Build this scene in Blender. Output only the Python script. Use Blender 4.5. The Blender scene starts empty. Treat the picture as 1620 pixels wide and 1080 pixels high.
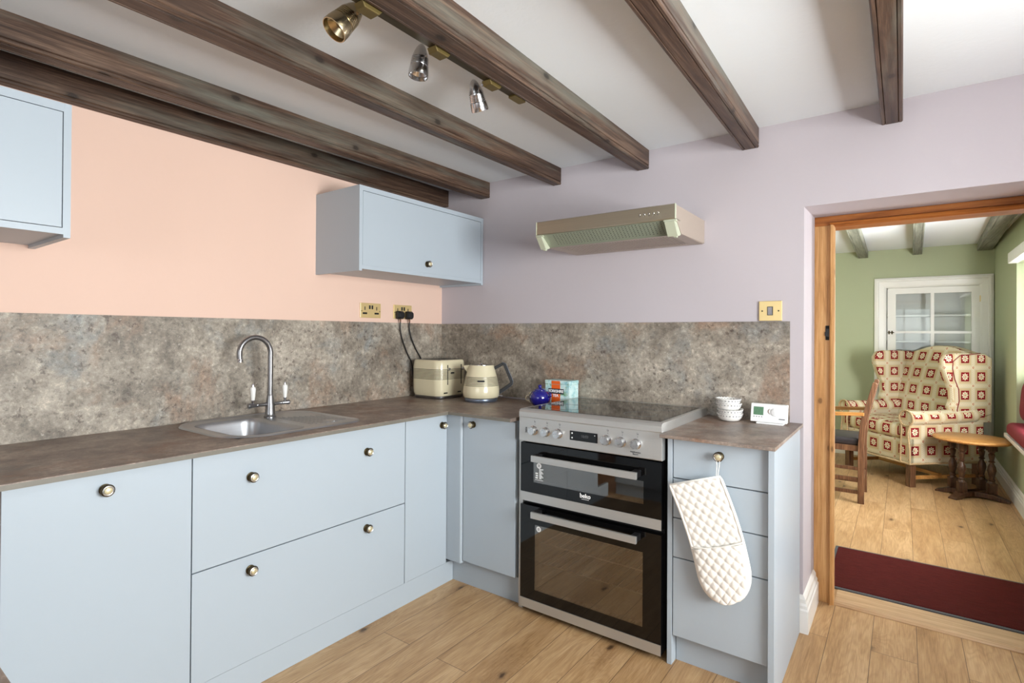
import bpy, bmesh, math, random
from mathutils import Vector, Matrix
random.seed(7)
C = bpy.context.scene.collection
PI = math.pi
def lin(r, g=None, b=None):
    if g is None: r, g, b = r
    f = lambda c: (c/255/12.92) if c/255 <= .04045 else ((c/255+.055)/1.055)**2.4
    return (f(r), f(g), f(b), 1)

# ---------------------------------------------------------------- camera
FPX = 851.87
cam = bpy.data.cameras.new('camera'); cam.sensor_width = 36; cam.lens = FPX*36/1620
cam.shift_y = -(540-522.86)/1620; cam.clip_start = .02
co = bpy.data.objects.new('camera', cam); C.objects.link(co)
Rv = Vector((0.80913515, 0.58758936, 0.00624916)); Uv = Vector((-0.00173778, -0.00824188, 0.99996453)); Fv = Vector((-0.58762002, 0.8091173, 0.0056477))
co.matrix_world = Matrix(((Rv.x, Uv.x, -Fv.x, 2.5318), (Rv.y, Uv.y, -Fv.y, -2.6736), (Rv.z, Uv.z, -Fv.z, 1.29635), (0, 0, 0, 1)))
bpy.context.scene.camera = co
# ---------------------------------------------------------------- world, exposure, window light
vs = bpy.context.scene.view_settings
vs.view_transform = 'Standard'; vs.look = 'None'; vs.exposure = 0.96; vs.gamma = 1; vs.use_curve_mapping = False
w = bpy.data.worlds.new('world'); bpy.context.scene.world = w; w.use_nodes = True
w.node_tree.nodes['Background'].inputs[0].default_value = (.86, .93, 1, 1); w.node_tree.nodes['Background'].inputs[1].default_value = 1.2
def area(name, loc, direction, sx, sy, power, col=(1, 1, 1)):
    l = bpy.data.lights.new(name, 'AREA'); l.shape = 'RECTANGLE'; l.size = sx; l.size_y = sy; l.energy = power; l.color = col
    o = bpy.data.objects.new(name, l); C.objects.link(o); o.location = loc
    o.rotation_euler = Vector(direction).to_track_quat('-Z', 'Y').to_euler(); return o
area('daylight_kitchen_right', (4.32, -1.75, 1.40), (-1, 0, .30), 1.5, 1.1, 108, (.975, .99, 1))
area('daylight_kitchen_back', (2.0, -4.92, 1.40), (0, 1, .25), 2.2, 1.1, 8, (.975, .99, 1))
area('daylight_living_room', (3.62, 2.1, 1.35), (-1, .25, .18), 1.6, 1.1, 135, (.99, .995, 1))

# ---------------------------------------------------------------- mesh helpers
def box(bm, x0, x1, y0, y1, z0, z1, bev=0, seg=2):
    vs_ = [bm.verts.new((x, y, z)) for x in (x0, x1) for y in (y0, y1) for z in (z0, z1)]
    fs = [(0, 1, 3, 2), (4, 6, 7, 5), (0, 4, 5, 1), (2, 3, 7, 6), (0, 2, 6, 4), (1, 5, 7, 3)]
    faces = [bm.faces.new([vs_[i] for i in f]) for f in fs]
    if bev > 0:
        ed = set(e for f in faces for e in f.edges)
        bmesh.ops.bevel(bm, geom=list(ed), offset=bev, segments=seg, affect='EDGES', profile=.5)
def frame_of(d):
    d = Vector(d).normalized(); a = Vector((0, 0, 1)) if abs(d.z) < .9 else Vector((1, 0, 0))
    u = d.cross(a).normalized(); return d, u, d.cross(u).normalized()
def lathe(bm, prof, origin=(0, 0, 0), axis=(0, 0, 1), seg=32, cap=True):
    """prof: list of (radius, distance along axis)"""
    d, u, v = frame_of(axis); o = Vector(origin); rings = []
    for r, h in prof:
        r = max(r, 1e-5)
        rings.append([bm.verts.new(o+d*h+(u*math.cos(2*PI*i/seg)+v*math.sin(2*PI*i/seg))*r) for i in range(seg)])
    for a, b in zip(rings, rings[1:]):
        for i in range(seg): bm.faces.new((a[i], a[(i+1) % seg], b[(i+1) % seg], b[i]))
    if cap: bm.faces.new(rings[0][::-1]); bm.faces.new(rings[-1])
def cyl(bm, a, b, r, seg=16, r2=None):
    a = Vector(a); b = Vector(b); lathe(bm, [(r, 0), (r if r2 is None else r2, (b-a).length)], a, b-a, seg)
def tube(bm, pts, r, seg=10, closed=False):
    pts = [Vector(p) for p in pts]; n = len(pts); rings = []; up = None
    for i, p in enumerate(pts):
        a = pts[(i-1) % n] if (closed or i) else p; b = pts[(i+1) % n] if (closed or i < n-1) else p
        d = (b-a).normalized()
        if up is None: _, u, v = frame_of(d)
        else: u = (up-d*up.dot(d)).normalized(); v = d.cross(u)
        up = u; rr = r[i] if isinstance(r, (list, tuple)) else r
        rings.append([bm.verts.new(p+(u*math.cos(2*PI*k/seg)+v*math.sin(2*PI*k/seg))*rr) for k in range(seg)])
    m = n if closed else n-1
    for i in range(m):
        a, b = rings[i], rings[(i+1) % n]
        for k in range(seg): bm.faces.new((a[k], a[(k+1) % seg], b[(k+1) % seg], b[k]))
    if not closed: bm.faces.new(rings[0][::-1]); bm.faces.new(rings[-1])
def loft(bm, rings, caps=True, closed=True):
    R = [[bm.verts.new(p) for p in r] for r in rings]
    for a, b in zip(R, R[1:]):
        for i in range(len(a) if closed else len(a)-1):
            bm.faces.new((a[i], a[(i+1) % len(a)], b[(i+1) % len(a)], b[i]))
    if caps: bm.faces.new(R[0][::-1]); bm.faces.new(R[-1])
    return R
def prism(bm, poly, axis, a, b):
    """poly of 2D points extruded along axis ('x': (y,z), 'y': (x,z), 'z': (x,y))"""
    def P(p, t): return {'x': (t, p[0], p[1]), 'y': (p[0], t, p[1]), 'z': (p[0], p[1], t)}[axis]
    loft(bm, [[P(p, a) for p in poly], [P(p, b) for p in poly]])
def rrect(x0, x1, y0, y1, r, n=6):
    out = []
    rs = r if isinstance(r, (tuple, list)) else (r,)*4
    for (cx, cy, a0, rr) in ((x1-rs[0], y1-rs[0], 0, rs[0]), (x0+rs[1], y1-rs[1], 90, rs[1]), (x0+rs[2], y0+rs[2], 180, rs[2]), (x1-rs[3], y0+rs[3], 270, rs[3])):
        for k in range(n+1):
            t = math.radians(a0+90*k/n); out.append((cx+rr*math.cos(t), cy+rr*math.sin(t)))
    return out
def boxuv(me, s=1.0):
    uv = me.uv_layers.new(name='UVMap')
    for p in me.polygons:
        n = p.normal; ax = max(range(3), key=lambda i: abs(n[i]))
        for li in p.loop_indices:
            c = me.vertices[me.loops[li].vertex_index].co
            uv.data[li].uv = ((c.y, c.z) if ax == 0 else (c.x, c.z) if ax == 1 else (c.x, c.y))
def wloc(o):
    v = Vector((0, 0, 0))
    while o: v += o.location; o = o.parent
    return v
def obj(name, bm, mat, parent=None, local=False, smooth=None, kind=None, bevel=0, sub=0, uv=False, bseg=2):
    """one mesh object; coordinates are world ones unless local"""
    bmesh.ops.recalc_face_normals(bm, faces=bm.faces[:])
    me = bpy.data.meshes.new(name)
    if local: off = Vector((0, 0, 0))
    elif parent: off = wloc(parent)
    else:
        xs = [v.co for v in bm.verts]
        off = Vector(((min(c.x for c in xs)+max(c.x for c in xs))/2, (min(c.y for c in xs)+max(c.y for c in xs))/2, min(c.z for c in xs)))
    for v in bm.verts: v.co -= off
    bm.to_mesh(me); bm.free()
    if smooth:
        for p in me.polygons: p.use_smooth = True
        try: me.set_sharp_from_angle(angle=math.radians(smooth))
        except Exception: pass
    o = bpy.data.objects.new(name, me); C.objects.link(o); me.materials.append(mat)
    if parent: o.parent = parent
    elif not local: o.location = off
    if uv: boxuv(me)
    if bevel:
        m = o.modifiers.new('bevel', 'BEVEL'); m.width = bevel; m.segments = bseg; m.limit_method = 'ANGLE'; m.angle_limit = math.radians(40)
    if sub:
        m = o.modifiers.new('sub', 'SUBSURF'); m.levels = sub; m.render_levels = sub
        for p in me.polygons: p.use_smooth = True
    if kind: o['kind'] = kind
    return o
def B(): return bmesh.new()
def bx(name, dims, mat, parent=None, bevel=0, kind=None, uv=False, local=False):
    bm = B(); box(bm, *dims); return obj(name, bm, mat, parent, bevel=bevel, kind=kind, uv=uv, local=local)
def tag(o, label, cat, group=None):
    o['label'] = label; o['category'] = cat
    if group: o['group'] = group
    return o
def thing(name, label, cat, loc=(0, 0, 0), rotz=0, group=None):
    o = bpy.data.objects.new(name, None); C.objects.link(o); o.location = loc; o.rotation_euler = (0, 0, rotz); o.empty_display_size = .1
    return tag(o, label, cat, group)
def text(name, body, size, origin, xdir, ydir, mat, parent, depth=.0006, align='CENTER', bold=0.0, sx=1.0):
    cu = bpy.data.curves.new('t', 'FONT'); cu.body = body; cu.size = size; cu.extrude = depth; cu.align_x = align; cu.align_y = 'CENTER'; cu.offset = bold
    t = bpy.data.objects.new('t', cu); C.objects.link(t)
    me = bpy.data.meshes.new_from_object(t.evaluated_get(bpy.context.evaluated_depsgraph_get()))
    bpy.data.objects.remove(t); bpy.data.curves.remove(cu)
    X = Vector(xdir).normalized(); Y = Vector(ydir).normalized(); Z = X.cross(Y)
    off = Vector((0, 0, 0)) if parent is None else wloc(parent)
    for v in me.vertices: c = v.co.copy(); v.co = Vector(origin)+X*c.x*sx+Y*c.y+Z*c.z-off
    me.materials.clear(); me.materials.append(mat); me.name = name
    o = bpy.data.objects.new(name, me); C.objects.link(o); o.parent = parent; return o

def split(o):
    '''every loose piece of a mesh becomes an object of its own (same name, parent, material)'''
    bm = bmesh.new(); bm.from_mesh(o.data); bm.verts.ensure_lookup_table(); seen = {}; groups = []
    for v in bm.verts:
        if v.index in seen: continue
        st = [v]; g = set(); seen[v.index] = 1
        while st:
            a = st.pop(); g.add(a.index)
            for e in a.link_edges:
                b_ = e.other_vert(a)
                if b_.index not in seen: seen[b_.index] = 1; st.append(b_)
        groups.append(g)
    bm.free(); out = [o]
    src = o.data
    for n_, g in enumerate(groups):
        b2 = bmesh.new(); b2.from_mesh(src); bmesh.ops.delete(b2, geom=[v for v in b2.verts if v.index not in g], context='VERTS')
        me = bpy.data.meshes.new(o.name.split('.')[0]); b2.to_mesh(me); b2.free()
        for m_ in src.materials: me.materials.append(m_)
        if n_ == 0: first = me
        else:
            c = o.copy(); c.data = me; C.objects.link(c); out.append(c)
    o.data = first
    return out
# ---------------------------------------------------------------- materials
class NT:
    def __init__(s, name):
        s.m = bpy.data.materials.new(name); s.m.use_nodes = True; s.t = s.m.node_tree; s.b = s.t.nodes['Principled BSDF']
    def n(s, typ, **k):
        n = s.t.nodes.new(typ)
        for a, b in k.items():
            if a in n.inputs.keys(): s.set(n.inputs[a], b)
            else: setattr(n, a, b)
        return n
    def set(s, inp, v):
        if isinstance(v, bpy.types.NodeSocket): s.t.links.new(v, inp)
        else: inp.default_value = v
    def math(s, op, a, b=None, c=None, clamp=False):
        n = s.t.nodes.new('ShaderNodeMath'); n.operation = op; n.use_clamp = clamp
        for i, v in enumerate((a, b, c)):
            if v is not None: s.set(n.inputs[i], v)
        return n.outputs[0]
    def mix(s, f, a, b, mode='MIX'):
        n = s.t.nodes.new('ShaderNodeMix'); n.data_type = 'RGBA'; n.blend_type = mode
        s.set(n.inputs[0], f); s.set(n.inputs[6], a); s.set(n.inputs[7], b); return n.outputs[2]
    def ramp(s, f, stops):
        n = s.t.nodes.new('ShaderNodeValToRGB'); e = n.color_ramp.elements
        while len(e) < len(stops): e.new(.5)
        for i, (p, c) in enumerate(stops): e[i].position = p; e[i].color = c
        s.set(n.inputs[0], f); return n.outputs[0]
    def noise(s, vec, scale, detail=4, rough=.55, dist=0):
        n = s.t.nodes.new('ShaderNodeTexNoise'); s.set(n.inputs['Vector'], vec); n.inputs['Scale'].default_value = scale
        n.inputs['Detail'].default_value = detail; n.inputs['Roughness'].default_value = rough; n.inputs['Distortion'].default_value = dist; return n.outputs[0]
    def vmul(s, vec, m, add=(0, 0, 0)):
        n = s.t.nodes.new('ShaderNodeVectorMath'); n.operation = 'MULTIPLY_ADD'; s.set(n.inputs[0], vec); n.inputs[1].default_value = m; s.set(n.inputs[2], add); return n.outputs[0]
    def obj(s): return s.t.nodes.new('ShaderNodeTexCoord').outputs['Object']
    def pos(s): return s.t.nodes.new('ShaderNodeNewGeometry').outputs['Position']
    def bump(s, h, strength=.2, dist=.01):
        n = s.t.nodes.new('ShaderNodeBump'); n.inputs['Strength'].default_value = strength; n.inputs['Distance'].default_value = dist; s.set(n.inputs['Height'], h)
        s.t.links.new(n.outputs[0], s.b.inputs['Normal'])
    def col(s, v): s.set(s.b.inputs['Base Color'], v)
    def rough(s, v): s.set(s.b.inputs['Roughness'], v)
def G(v): return (v, v, v, 1)
def plain(name, col, rough=.5, metal=0, var=.03, scale=20, bump=0, bscale=200, spec=None, coat=0):
    m = NT(name); c = lin(col); p = m.obj(); n = m.noise(p, scale, 3)
    m.col(m.mix(n, tuple(x*(1-var) for x in c[:3])+(1,), tuple(min(1, x*(1+var)) for x in c[:3])+(1,)))
    m.b.inputs['Roughness'].default_value = rough; m.b.inputs['Metallic'].default_value = metal
    if spec is not None: m.b.inputs['Specular IOR Level'].default_value = spec
    if coat: m.b.inputs['Coat Weight'].default_value = coat; m.b.inputs['Coat Roughness'].default_value = .05
    if bump: m.bump(m.noise(m.pos(), bscale, 3), bump, .002)
    return m.m
M = {}
M['blue'] = plain('blue_painted_board', (175, 185, 194), .38, var=.012, scale=5, spec=.35)
M['peach'] = plain('peach_wall_paint', (230, 197, 180), .85, var=.015, scale=3, bump=.15, bscale=60)
M['mauve'] = plain('mauve_wall_paint', (192, 184, 189), .85, var=.02, scale=3, bump=.25, bscale=40)
M['cream_wall'] = plain('pale_wall_paint', (190, 182, 186), .85, var=.01)
M['green'] = plain('green_wall_paint', (172, 179, 148), .85, var=.03, scale=2, bump=.3, bscale=25)
M['ceiling'] = plain('white_ceiling_plaster', (228, 232, 235), .9, var=.01, scale=3, bump=.5, bscale=45)
M['white'] = plain('white_gloss_paint', (236, 234, 230), .35, var=.01)
M['white_plastic'] = plain('white_plastic', (240, 240, 240), .35, var=.005)
M['porcelain'] = plain('white_porcelain', (238, 236, 232), .15, var=.01, coat=.5)
M['cream'] = plain('cream_enamel', (218, 207, 176), .18, var=.01, coat=.6)
M['chrome'] = plain('chrome', (205, 205, 208), .12, 1, var=.02)
M['dark'] = plain('black_plastic', (22, 22, 24), .4, var=.05)
M['shelf_wire'] = plain('oven_shelf_wire', (225, 222, 214), .3, .2)
M['void'] = plain('dark_gap', (14, 14, 15), .8)
M['edging'] = plain('grey_olive_edging', (116, 111, 101), .45, var=.12, scale=40)
M['rib'] = plain('dark_rib_line', (96, 92, 80), .3, .5)
M['greyhandle'] = plain('blue_grey_metal_edge', (130, 140, 158), .3, .8)
M['blueglaze'] = plain('cobalt_glaze', (16, 14, 120), .08, var=.1, coat=1)
M['cotton'] = plain('cream_cotton', (247, 242, 234), .95, var=.02, scale=90, bump=.3, bscale=900)
M['card_orange'] = plain('orange_print', (232, 100, 30), .4)
M['card_black'] = plain('black_print', (20, 30, 40), .4)
M['print_white'] = plain('white_print', (245, 245, 245), .4)
M['print_grey'] = plain('grey_print', (90, 92, 95), .4)
M['copper'] = plain('copper_print', (120, 84, 62), .4)
M['hood_side'] = plain('taupe_painted_steel', (178, 163, 150), .4, .25, var=.02)
M['hood_plastic'] = plain('pale_green_plastic', (186, 190, 168), .35, var=.02)
M['gold'] = plain('brass_plate', (226, 200, 142), .32, .45, var=.06, scale=8)
M['red_velvet'] = plain('red_cushion_fabric', (126, 10, 36), .75, var=.15, scale=30, bump=.3, bscale=300)
M['leather'] = plain('black_leather', (40, 35, 38), .42, var=.2, scale=15)
M['rubber'] = plain('grey_rubber', (74, 76, 80), .7)
M['white_rope'] = plain('white_cord', (235, 232, 225), .9)
M['redpipe'] = plain('dark_red_piping', (128, 38, 40), .8)
def steel(name, base, rough, stretch=(1, 400, 400), amt=.1):
    m = NT(name); p = m.vmul(m.obj(), stretch); n = m.noise(p, 1, 2)
    c = lin(base); m.col(m.mix(n, tuple(x*(1-amt) for x in c[:3])+(1,), tuple(min(1, x*(1+amt)) for x in c[:3])+(1,)))
    m.b.inputs['Metallic'].default_value = 1; m.rough(m.math('MULTIPLY_ADD', n, .12, rough-.06)); return m.m
M['steel'] = steel('brushed_steel', (150, 150, 152), .3, (4, 500, 500))
M['steel_sink'] = steel('satin_sink_steel', (196, 198, 202), .33, (200, 6, 200))
M['steel_panel'] = steel('satin_cooker_steel', (205, 205, 203), .45, (4, 600, 600), .05)
M['steel_panel'].node_tree.nodes['Principled BSDF'].inputs['Metallic'].default_value = .85
M['hood_steel'] = steel('dulled_hood_steel', (196, 188, 168), .34, (3, 300, 300))
M['knob_steel'] = steel('turned_knob_steel', (214, 214, 214), .28, (60, 60, 60), .04); M['spot_steel'] = steel('spotlight_steel', (205, 205, 206), .2, (80, 80, 80), .04)
def brass():
    m = NT('antique_brass'); n = m.noise(m.obj(), 40, 3)
    m.col(m.mix(n, lin(150, 128, 82), lin(214, 194, 142))); m.b.inputs['Metallic'].default_value = 1; m.b.inputs['Roughness'].default_value = .3; return m.m
M['brass'] = brass(); M['boss'] = plain('pale_brass_boss', (214, 202, 166), .35, .5, var=.06); M['brass_dull'] = plain('tarnished_brass', (186, 172, 142), .25, 1, var=.1); M['olive'] = plain('dull_brass_bracket', (104, 88, 48), .45, .5, var=.15); M['brass_dark'] = plain('darkened_brass', (84, 74, 54), .45, .9, var=.2)
def wood(name, c0, c1, c2, axis='y', rough=.5, knots=True, freq=1.0, patch=None, spec=.4, kscale=5.5):
    m = NT(name); p = m.obj(); k = {'x': (.10, 1, 1), 'y': (1, .10, 1), 'z': (1, 1, .10)}[axis]
    k2 = {'x': (.025, 1, 1), 'y': (1, .025, 1), 'z': (1, 1, .025)}[axis]
    big = m.noise(m.vmul(p, k), 22*freq, 6, .65, .8); fine = m.noise(m.vmul(p, k2), 240*freq, 4, .7); lines = m.noise(m.vmul(p, k2), 90*freq, 2, .5, .3)
    f = m.math('ADD', m.math('ADD', m.math('MULTIPLY', big, .40), m.math('MULTIPLY', fine, .32)), m.math('MULTIPLY', lines, .28))
    col = m.ramp(f, [(.36, lin(c0)), (.49, lin(c1)), (.62, lin(c2))])
    if patch: col = m.mix(m.math('MULTIPLY', m.math('SUBTRACT', m.noise(m.vmul(p, k), 9, 5, .65), .52, clamp=True), 5, clamp=True), col, m.mix(fine, tuple(x*.55 for x in lin(patch)[:3])+(1,), tuple(x*1.35 for x in lin(patch)[:3])+(1,)))
    if knots:
        sp = m.t.nodes.new('ShaderNodeSeparateXYZ'); m.set(sp.inputs[0], p); X, Y, Z = sp.outputs
        al, ac = {'x': (X, m.math('ADD', Y, Z)), 'y': (Y, m.math('ADD', X, Z)), 'z': (Z, m.math('ADD', X, Y))}[axis]
        cb = m.t.nodes.new('ShaderNodeCombineXYZ'); m.set(cb.inputs[0], ac); m.set(cb.inputs[1], m.math('MULTIPLY', al, .6))
        v = m.t.nodes.new('ShaderNodeTexVoronoi'); v.voronoi_dimensions = '2D'; m.set(v.inputs['Vector'], cb.outputs[0]); v.inputs['Scale'].default_value = kscale
        d = m.math('ADD', v.outputs['Distance'], m.math('MULTIPLY', m.math('SUBTRACT', fine, .5), .05))
        halo = m.math('SUBTRACT', 1, m.math('MULTIPLY', d, 7), clamp=True); core = m.math('SUBTRACT', 1, m.math('MULTIPLY', m.math('SUBTRACT', d, .035, clamp=True), 40), clamp=True)
        ring = m.math('ABSOLUTE', m.math('SINE', m.math('MULTIPLY', d, 160)))
        col = m.mix(m.math('MULTIPLY', halo, .45), col, lin(c0)); col = m.mix(m.math('MULTIPLY', core, m.math('MULTIPLY_ADD', ring, .4, .4)), col, tuple(x*.35 for x in lin(c0)[:3])+(1,))
    m.col(col); m.rough(m.math('MULTIPLY_ADD', fine, .25, rough-.12)); m.b.inputs['Specular IOR Level'].default_value = spec
    m.bump(f, .3, .003); return m.m
M['beam'] = wood('dark_stained_beam', (40, 28, 22), (72, 53, 42), (112, 89, 73), 'y', .42, patch=(104, 102, 92), kscale=4.5)
M['beam_grey'] = wood('grey_stained_beam', (66, 66, 58), (112, 112, 100), (150, 148, 132), 'y', .5, knots=False)
M['pine_v'] = wood('waxed_pine_upright', (158, 110, 62), (200, 150, 94), (218, 174, 120), 'z', .45, freq=1.2)
M['pine_h'] = wood('waxed_pine_lintel', (120, 66, 26), (165, 98, 42), (190, 124, 62), 'x', .45, knots=False)
M['darkoak'] = wood('dark_oak', (40, 24, 16), (70, 46, 32), (104, 74, 52), 'z', .3, knots=False, freq=2)
M['chair_wood'] = wood('mid_brown_chair_wood', (62, 40, 27), (96, 64, 44), (134, 98, 70), 'z', .35, knots=False, freq=2)
M['honey'] = wood('honey_wood', (146, 96, 46), (184, 130, 70), (208, 160, 98), 'x', .3, knots=False, freq=1.5)
M['oak_strip'] = wood('oak_strip', (160, 126, 92), (192, 158, 120), (212, 182, 146), 'x', .4, freq=1.2)
def stone(name, base, mid, pale, rust, blue, dots=1.0, rough=.55, scl=1.0, contrast=1.0):
    m = NT(name); p = m.obj()
    cloud = m.noise(p, 2.6*scl, 6, .62, .6); c2 = m.noise(m.vmul(p, (1, 1, 1), (7.3, 2.1, 5.5)), 7*scl, 8, .72); grain = m.noise(p, 48*scl, 5, .8)
    f = m.math('ADD', m.math('MULTIPLY', cloud, .45), m.math('MULTIPLY', c2, .55))
    col = m.ramp(f, [(.38, lin(base)), (.5, lin(mid)), (.62, lin(pale))])
    def patch(off, sc, thr, gain, c, amt=.85):
        nonlocal col
        k = m.math('MULTIPLY', m.math('SUBTRACT', m.noise(m.vmul(p, (1, 1, 1), off), sc*scl, 7, .68, .4), thr, clamp=True), gain, clamp=True)
        col = m.mix(m.math('MULTIPLY', k, amt), col, lin(c))
    patch((3, 9, 1), 3.4, .53, 7, rust); patch((13, 4, 8), 3.0, .54, 7, blue)
    g = m.ramp(grain, [(.34, G(.42)), (.47, G(.95)), (.55, G(1.05)), (.66, G(1.7))])
    col = m.mix(.8*contrast, col, m.mix(1.0, col, g, 'MULTIPLY'))
    v = m.noise(m.vmul(p, (1, 1, 1), (1, 2, 3)), 36*scl, 5, .7); vm = m.noise(p, 4*scl, 4, .6)
    dk = m.math('MULTIPLY', m.math('SUBTRACT', v, .555, clamp=True), 14, clamp=True)
    dk = m.math('MULTIPLY', dk, m.math('MULTIPLY', m.math('SUBTRACT', vm, .44, clamp=True), 8*dots, clamp=True))
    col = m.mix(m.math('MULTIPLY', dk, .7), col, lin(70, 54, 48))
    wh = m.math('MULTIPLY', m.math('SUBTRACT', m.noise(m.vmul(p, (1, 1, 1), (5, 5, 2)), 60*scl, 4, .7), .62, clamp=True), 12, clamp=True)
    col = m.mix(m.math('MULTIPLY', wh, .6*dots), col, lin(206, 196, 184))
    m.col(col); m.rough(m.math('MULTIPLY_ADD', grain, .25, rough-.12)); m.bump(grain, .2, .002); return m.m
M['splash'] = stone('mottled_stone_splashback', (108, 98, 88), (148, 138, 125), (186, 175, 161), (150, 122, 102), (136, 138, 136))
M['worktop'] = stone('brown_stone_laminate', (108, 94, 86), (140, 124, 113), (168, 152, 140), (124, 88, 64), (104, 98, 94), dots=.45, rough=.40, scl=1.5, contrast=.85)
def floor_mat():
    m = NT('oak_plank_floor'); p = m.pos(); sp = m.t.nodes.new('ShaderNodeSeparateXYZ'); m.set(sp.inputs[0], p)
    cb = m.t.nodes.new('ShaderNodeCombineXYZ'); m.set(cb.inputs[0], m.math('ADD', sp.outputs[1], 20.35)); m.set(cb.inputs[1], m.math('ADD', sp.outputs[0], 10*.1555-2.426+1.555))
    b = m.t.nodes.new('ShaderNodeTexBrick'); m.set(b.inputs['Vector'], cb.outputs[0])
    b.offset = .37; b.offset_frequency = 2; b.squash = 1
    for k, v in dict(Color1=G(0), Color2=G(1), Mortar=G(.5), Scale=1.0).items(): b.inputs[k].default_value = v
    b.inputs['Mortar Size'].default_value = .0012; b.inputs['Mortar Smooth'].default_value = .2; b.inputs['Bias'].default_value = 0
    b.inputs['Brick Width'].default_value = 1.75; b.inputs['Row Height'].default_value = .1555
    rnd = m.math('MULTIPLY', b.outputs['Color'], 1.0)
    off = m.t.nodes.new('ShaderNodeCombineXYZ'); m.set(off.inputs[0], m.math('MULTIPLY', rnd, 13.7)); m.set(off.inputs[1], m.math('MULTIPLY', rnd, 31.1))
    q = m.vmul(p, (1, 1, 1), off.outputs[0])
    fine = m.noise(m.vmul(q, (1, .03, 1)), 230, 4, .7); med = m.noise(m.vmul(q, (1, .16, 1)), 14, 6, .62, .6)
    sq = m.t.nodes.new('ShaderNodeSeparateXYZ'); m.set(sq.inputs[0], q)
    c2 = m.t.nodes.new('ShaderNodeCombineXYZ'); m.set(c2.inputs[0], sq.outputs[0]); m.set(c2.inputs[1], m.math('MULTIPLY', sq.outputs[1], .45))
    v = m.t.nodes.new('ShaderNodeTexVoronoi'); v.voronoi_dimensions = '2D'; m.set(v.inputs['Vector'], c2.outputs[0]); v.inputs['Scale'].default_value = 3.6
    d = m.math('ADD', v.outputs['Distance'], m.math('MULTIPLY', m.math('SUBTRACT', m.noise(q, 26, 3), .5), .10))
    gate = m.math('GREATER_THAN', v.outputs['Color'], .42)
    near = m.math('MULTIPLY', m.math('POWER', m.math('SUBTRACT', 1, m.math('MULTIPLY', d, 2.4), clamp=True), 2.0), gate)
    warp = m.math('ADD', m.noise(m.vmul(q, (4.5, .55, 1)), 1.5, 3, .5, .3), m.math('MULTIPLY', near, .45))
    wv = m.math('POWER', m.math('ABSOLUTE', m.math('SINE', m.math('MULTIPLY', warp, 62))), 4)
    f = m.math('ADD', m.math('MULTIPLY', fine, .48), m.math('MULTIPLY', med, .52))
    col = m.ramp(f, [(.32, lin(146, 112, 74)), (.45, lin(186, 151, 109)), (.56, lin(205, 172, 130)), (.70, lin(221, 193, 154))])
    col = m.mix(m.math('MULTIPLY', wv, .20), col, lin(138, 98, 60))
    tint = m.mix(rnd, lin(234, 224, 212), lin(255, 252, 250)); col = m.mix(1.0, col, tint, 'MULTIPLY')
    kn = m.math('SUBTRACT', 1, m.math('MULTIPLY', m.math('SUBTRACT', d, .015, clamp=True), 16), clamp=True)
    col = m.mix(m.math('MULTIPLY', m.math('MULTIPLY', near, gate), .30), col, lin(122, 84, 50))
    col = m.mix(m.math('MULTIPLY', m.math('MULTIPLY', m.math('POWER', kn, 1.8), gate), .85), col, lin(58, 38, 26))
    col = m.mix(m.math('MULTIPLY', b.outputs['Fac'], .9), col, lin(78, 56, 38))
    m.col(col); m.rough(m.math('MULTIPLY_ADD', fine, .2, .28)); m.b.inputs['Specular IOR Level'].default_value = .4
    m.bump(m.math('SUBTRACT', m.math('MULTIPLY', fine, .3), b.outputs['Fac']), .3, .002); return m.m
M['floor'] = floor_mat()
def mat_mat():
    m = NT('dark_red_ribbed_mat'); p = m.pos(); f = m.noise(m.vmul(p, (14, 110, 1)), 1.0, 3, .7); r = m.noise(m.vmul(p, (120, 120, 1)), 2, 2)
    m.col(m.mix(f, lin(42, 14, 13), lin(100, 34, 31))); m.b.inputs['Roughness'].default_value = .95; m.b.inputs['Specular IOR Level'].default_value = .1
    m.bump(m.math('ADD', f, r), .8, .004); return m.m
M['mat'] = mat_mat()
def black_glass(name, col=(8, 8, 9), rough=.04):
    m = NT(name); m.col(lin(col)); m.b.inputs['Roughness'].default_value = rough; m.b.inputs['IOR'].default_value = 1.5; return m.m
M['blackglass'] = black_glass('black_oven_glass')
def hob_glass():
    m = NT('speckled_ceramic_hob'); n = m.noise(m.obj(), 420, 2, .8)
    m.col(m.mix(m.math('GREATER_THAN', n, .62), lin(16, 16, 17), lin(70, 70, 72))); m.b.inputs['Roughness'].default_value = .06; m.b.inputs['IOR'].default_value = 1.6; return m.m
M['hob'] = hob_glass()
def glass(name, col=(1, 1, 1, 1), trans=1.0, rough=.0, alpha_mix=.85, tint=(.95, .97, .96, 1)):
    m = bpy.data.materials.new(name); m.use_nodes = True; t = m.node_tree; t.nodes.clear()
    o = t.nodes.new('ShaderNodeOutputMaterial'); a = t.nodes.new('ShaderNodeBsdfTransparent'); g = t.nodes.new('ShaderNodeBsdfGlossy'); mx = t.nodes.new('ShaderNodeMixShader')
    fr = t.nodes.new('ShaderNodeFresnel'); fr.inputs[0].default_value = 1.5
    a.inputs[0].default_value = tint; g.inputs[1].default_value = rough if rough else .02
    ad = t.nodes.new('ShaderNodeMath'); ad.operation = 'MULTIPLY_ADD'; ad.inputs[1].default_value = 1; ad.inputs[2].default_value = 1-alpha_mix-.1
    t.links.new(fr.outputs[0], ad.inputs[0]); t.links.new(ad.outputs[0], mx.inputs[0]); t.links.new(a.outputs[0], mx.inputs[1]); t.links.new(g.outputs[0], mx.inputs[2]); t.links.new(mx.outputs[0], o.inputs[0]); return m
M['pane'] = glass('clear_window_glass', alpha_mix=.9)
M['ovenglass'] = glass('tinted_oven_window', alpha_mix=.72, tint=(.72, .66, .58, 1))
M['visor'] = plain('greenish_hood_visor', (158, 165, 146), .25, .3, var=.06, coat=.3)
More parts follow.
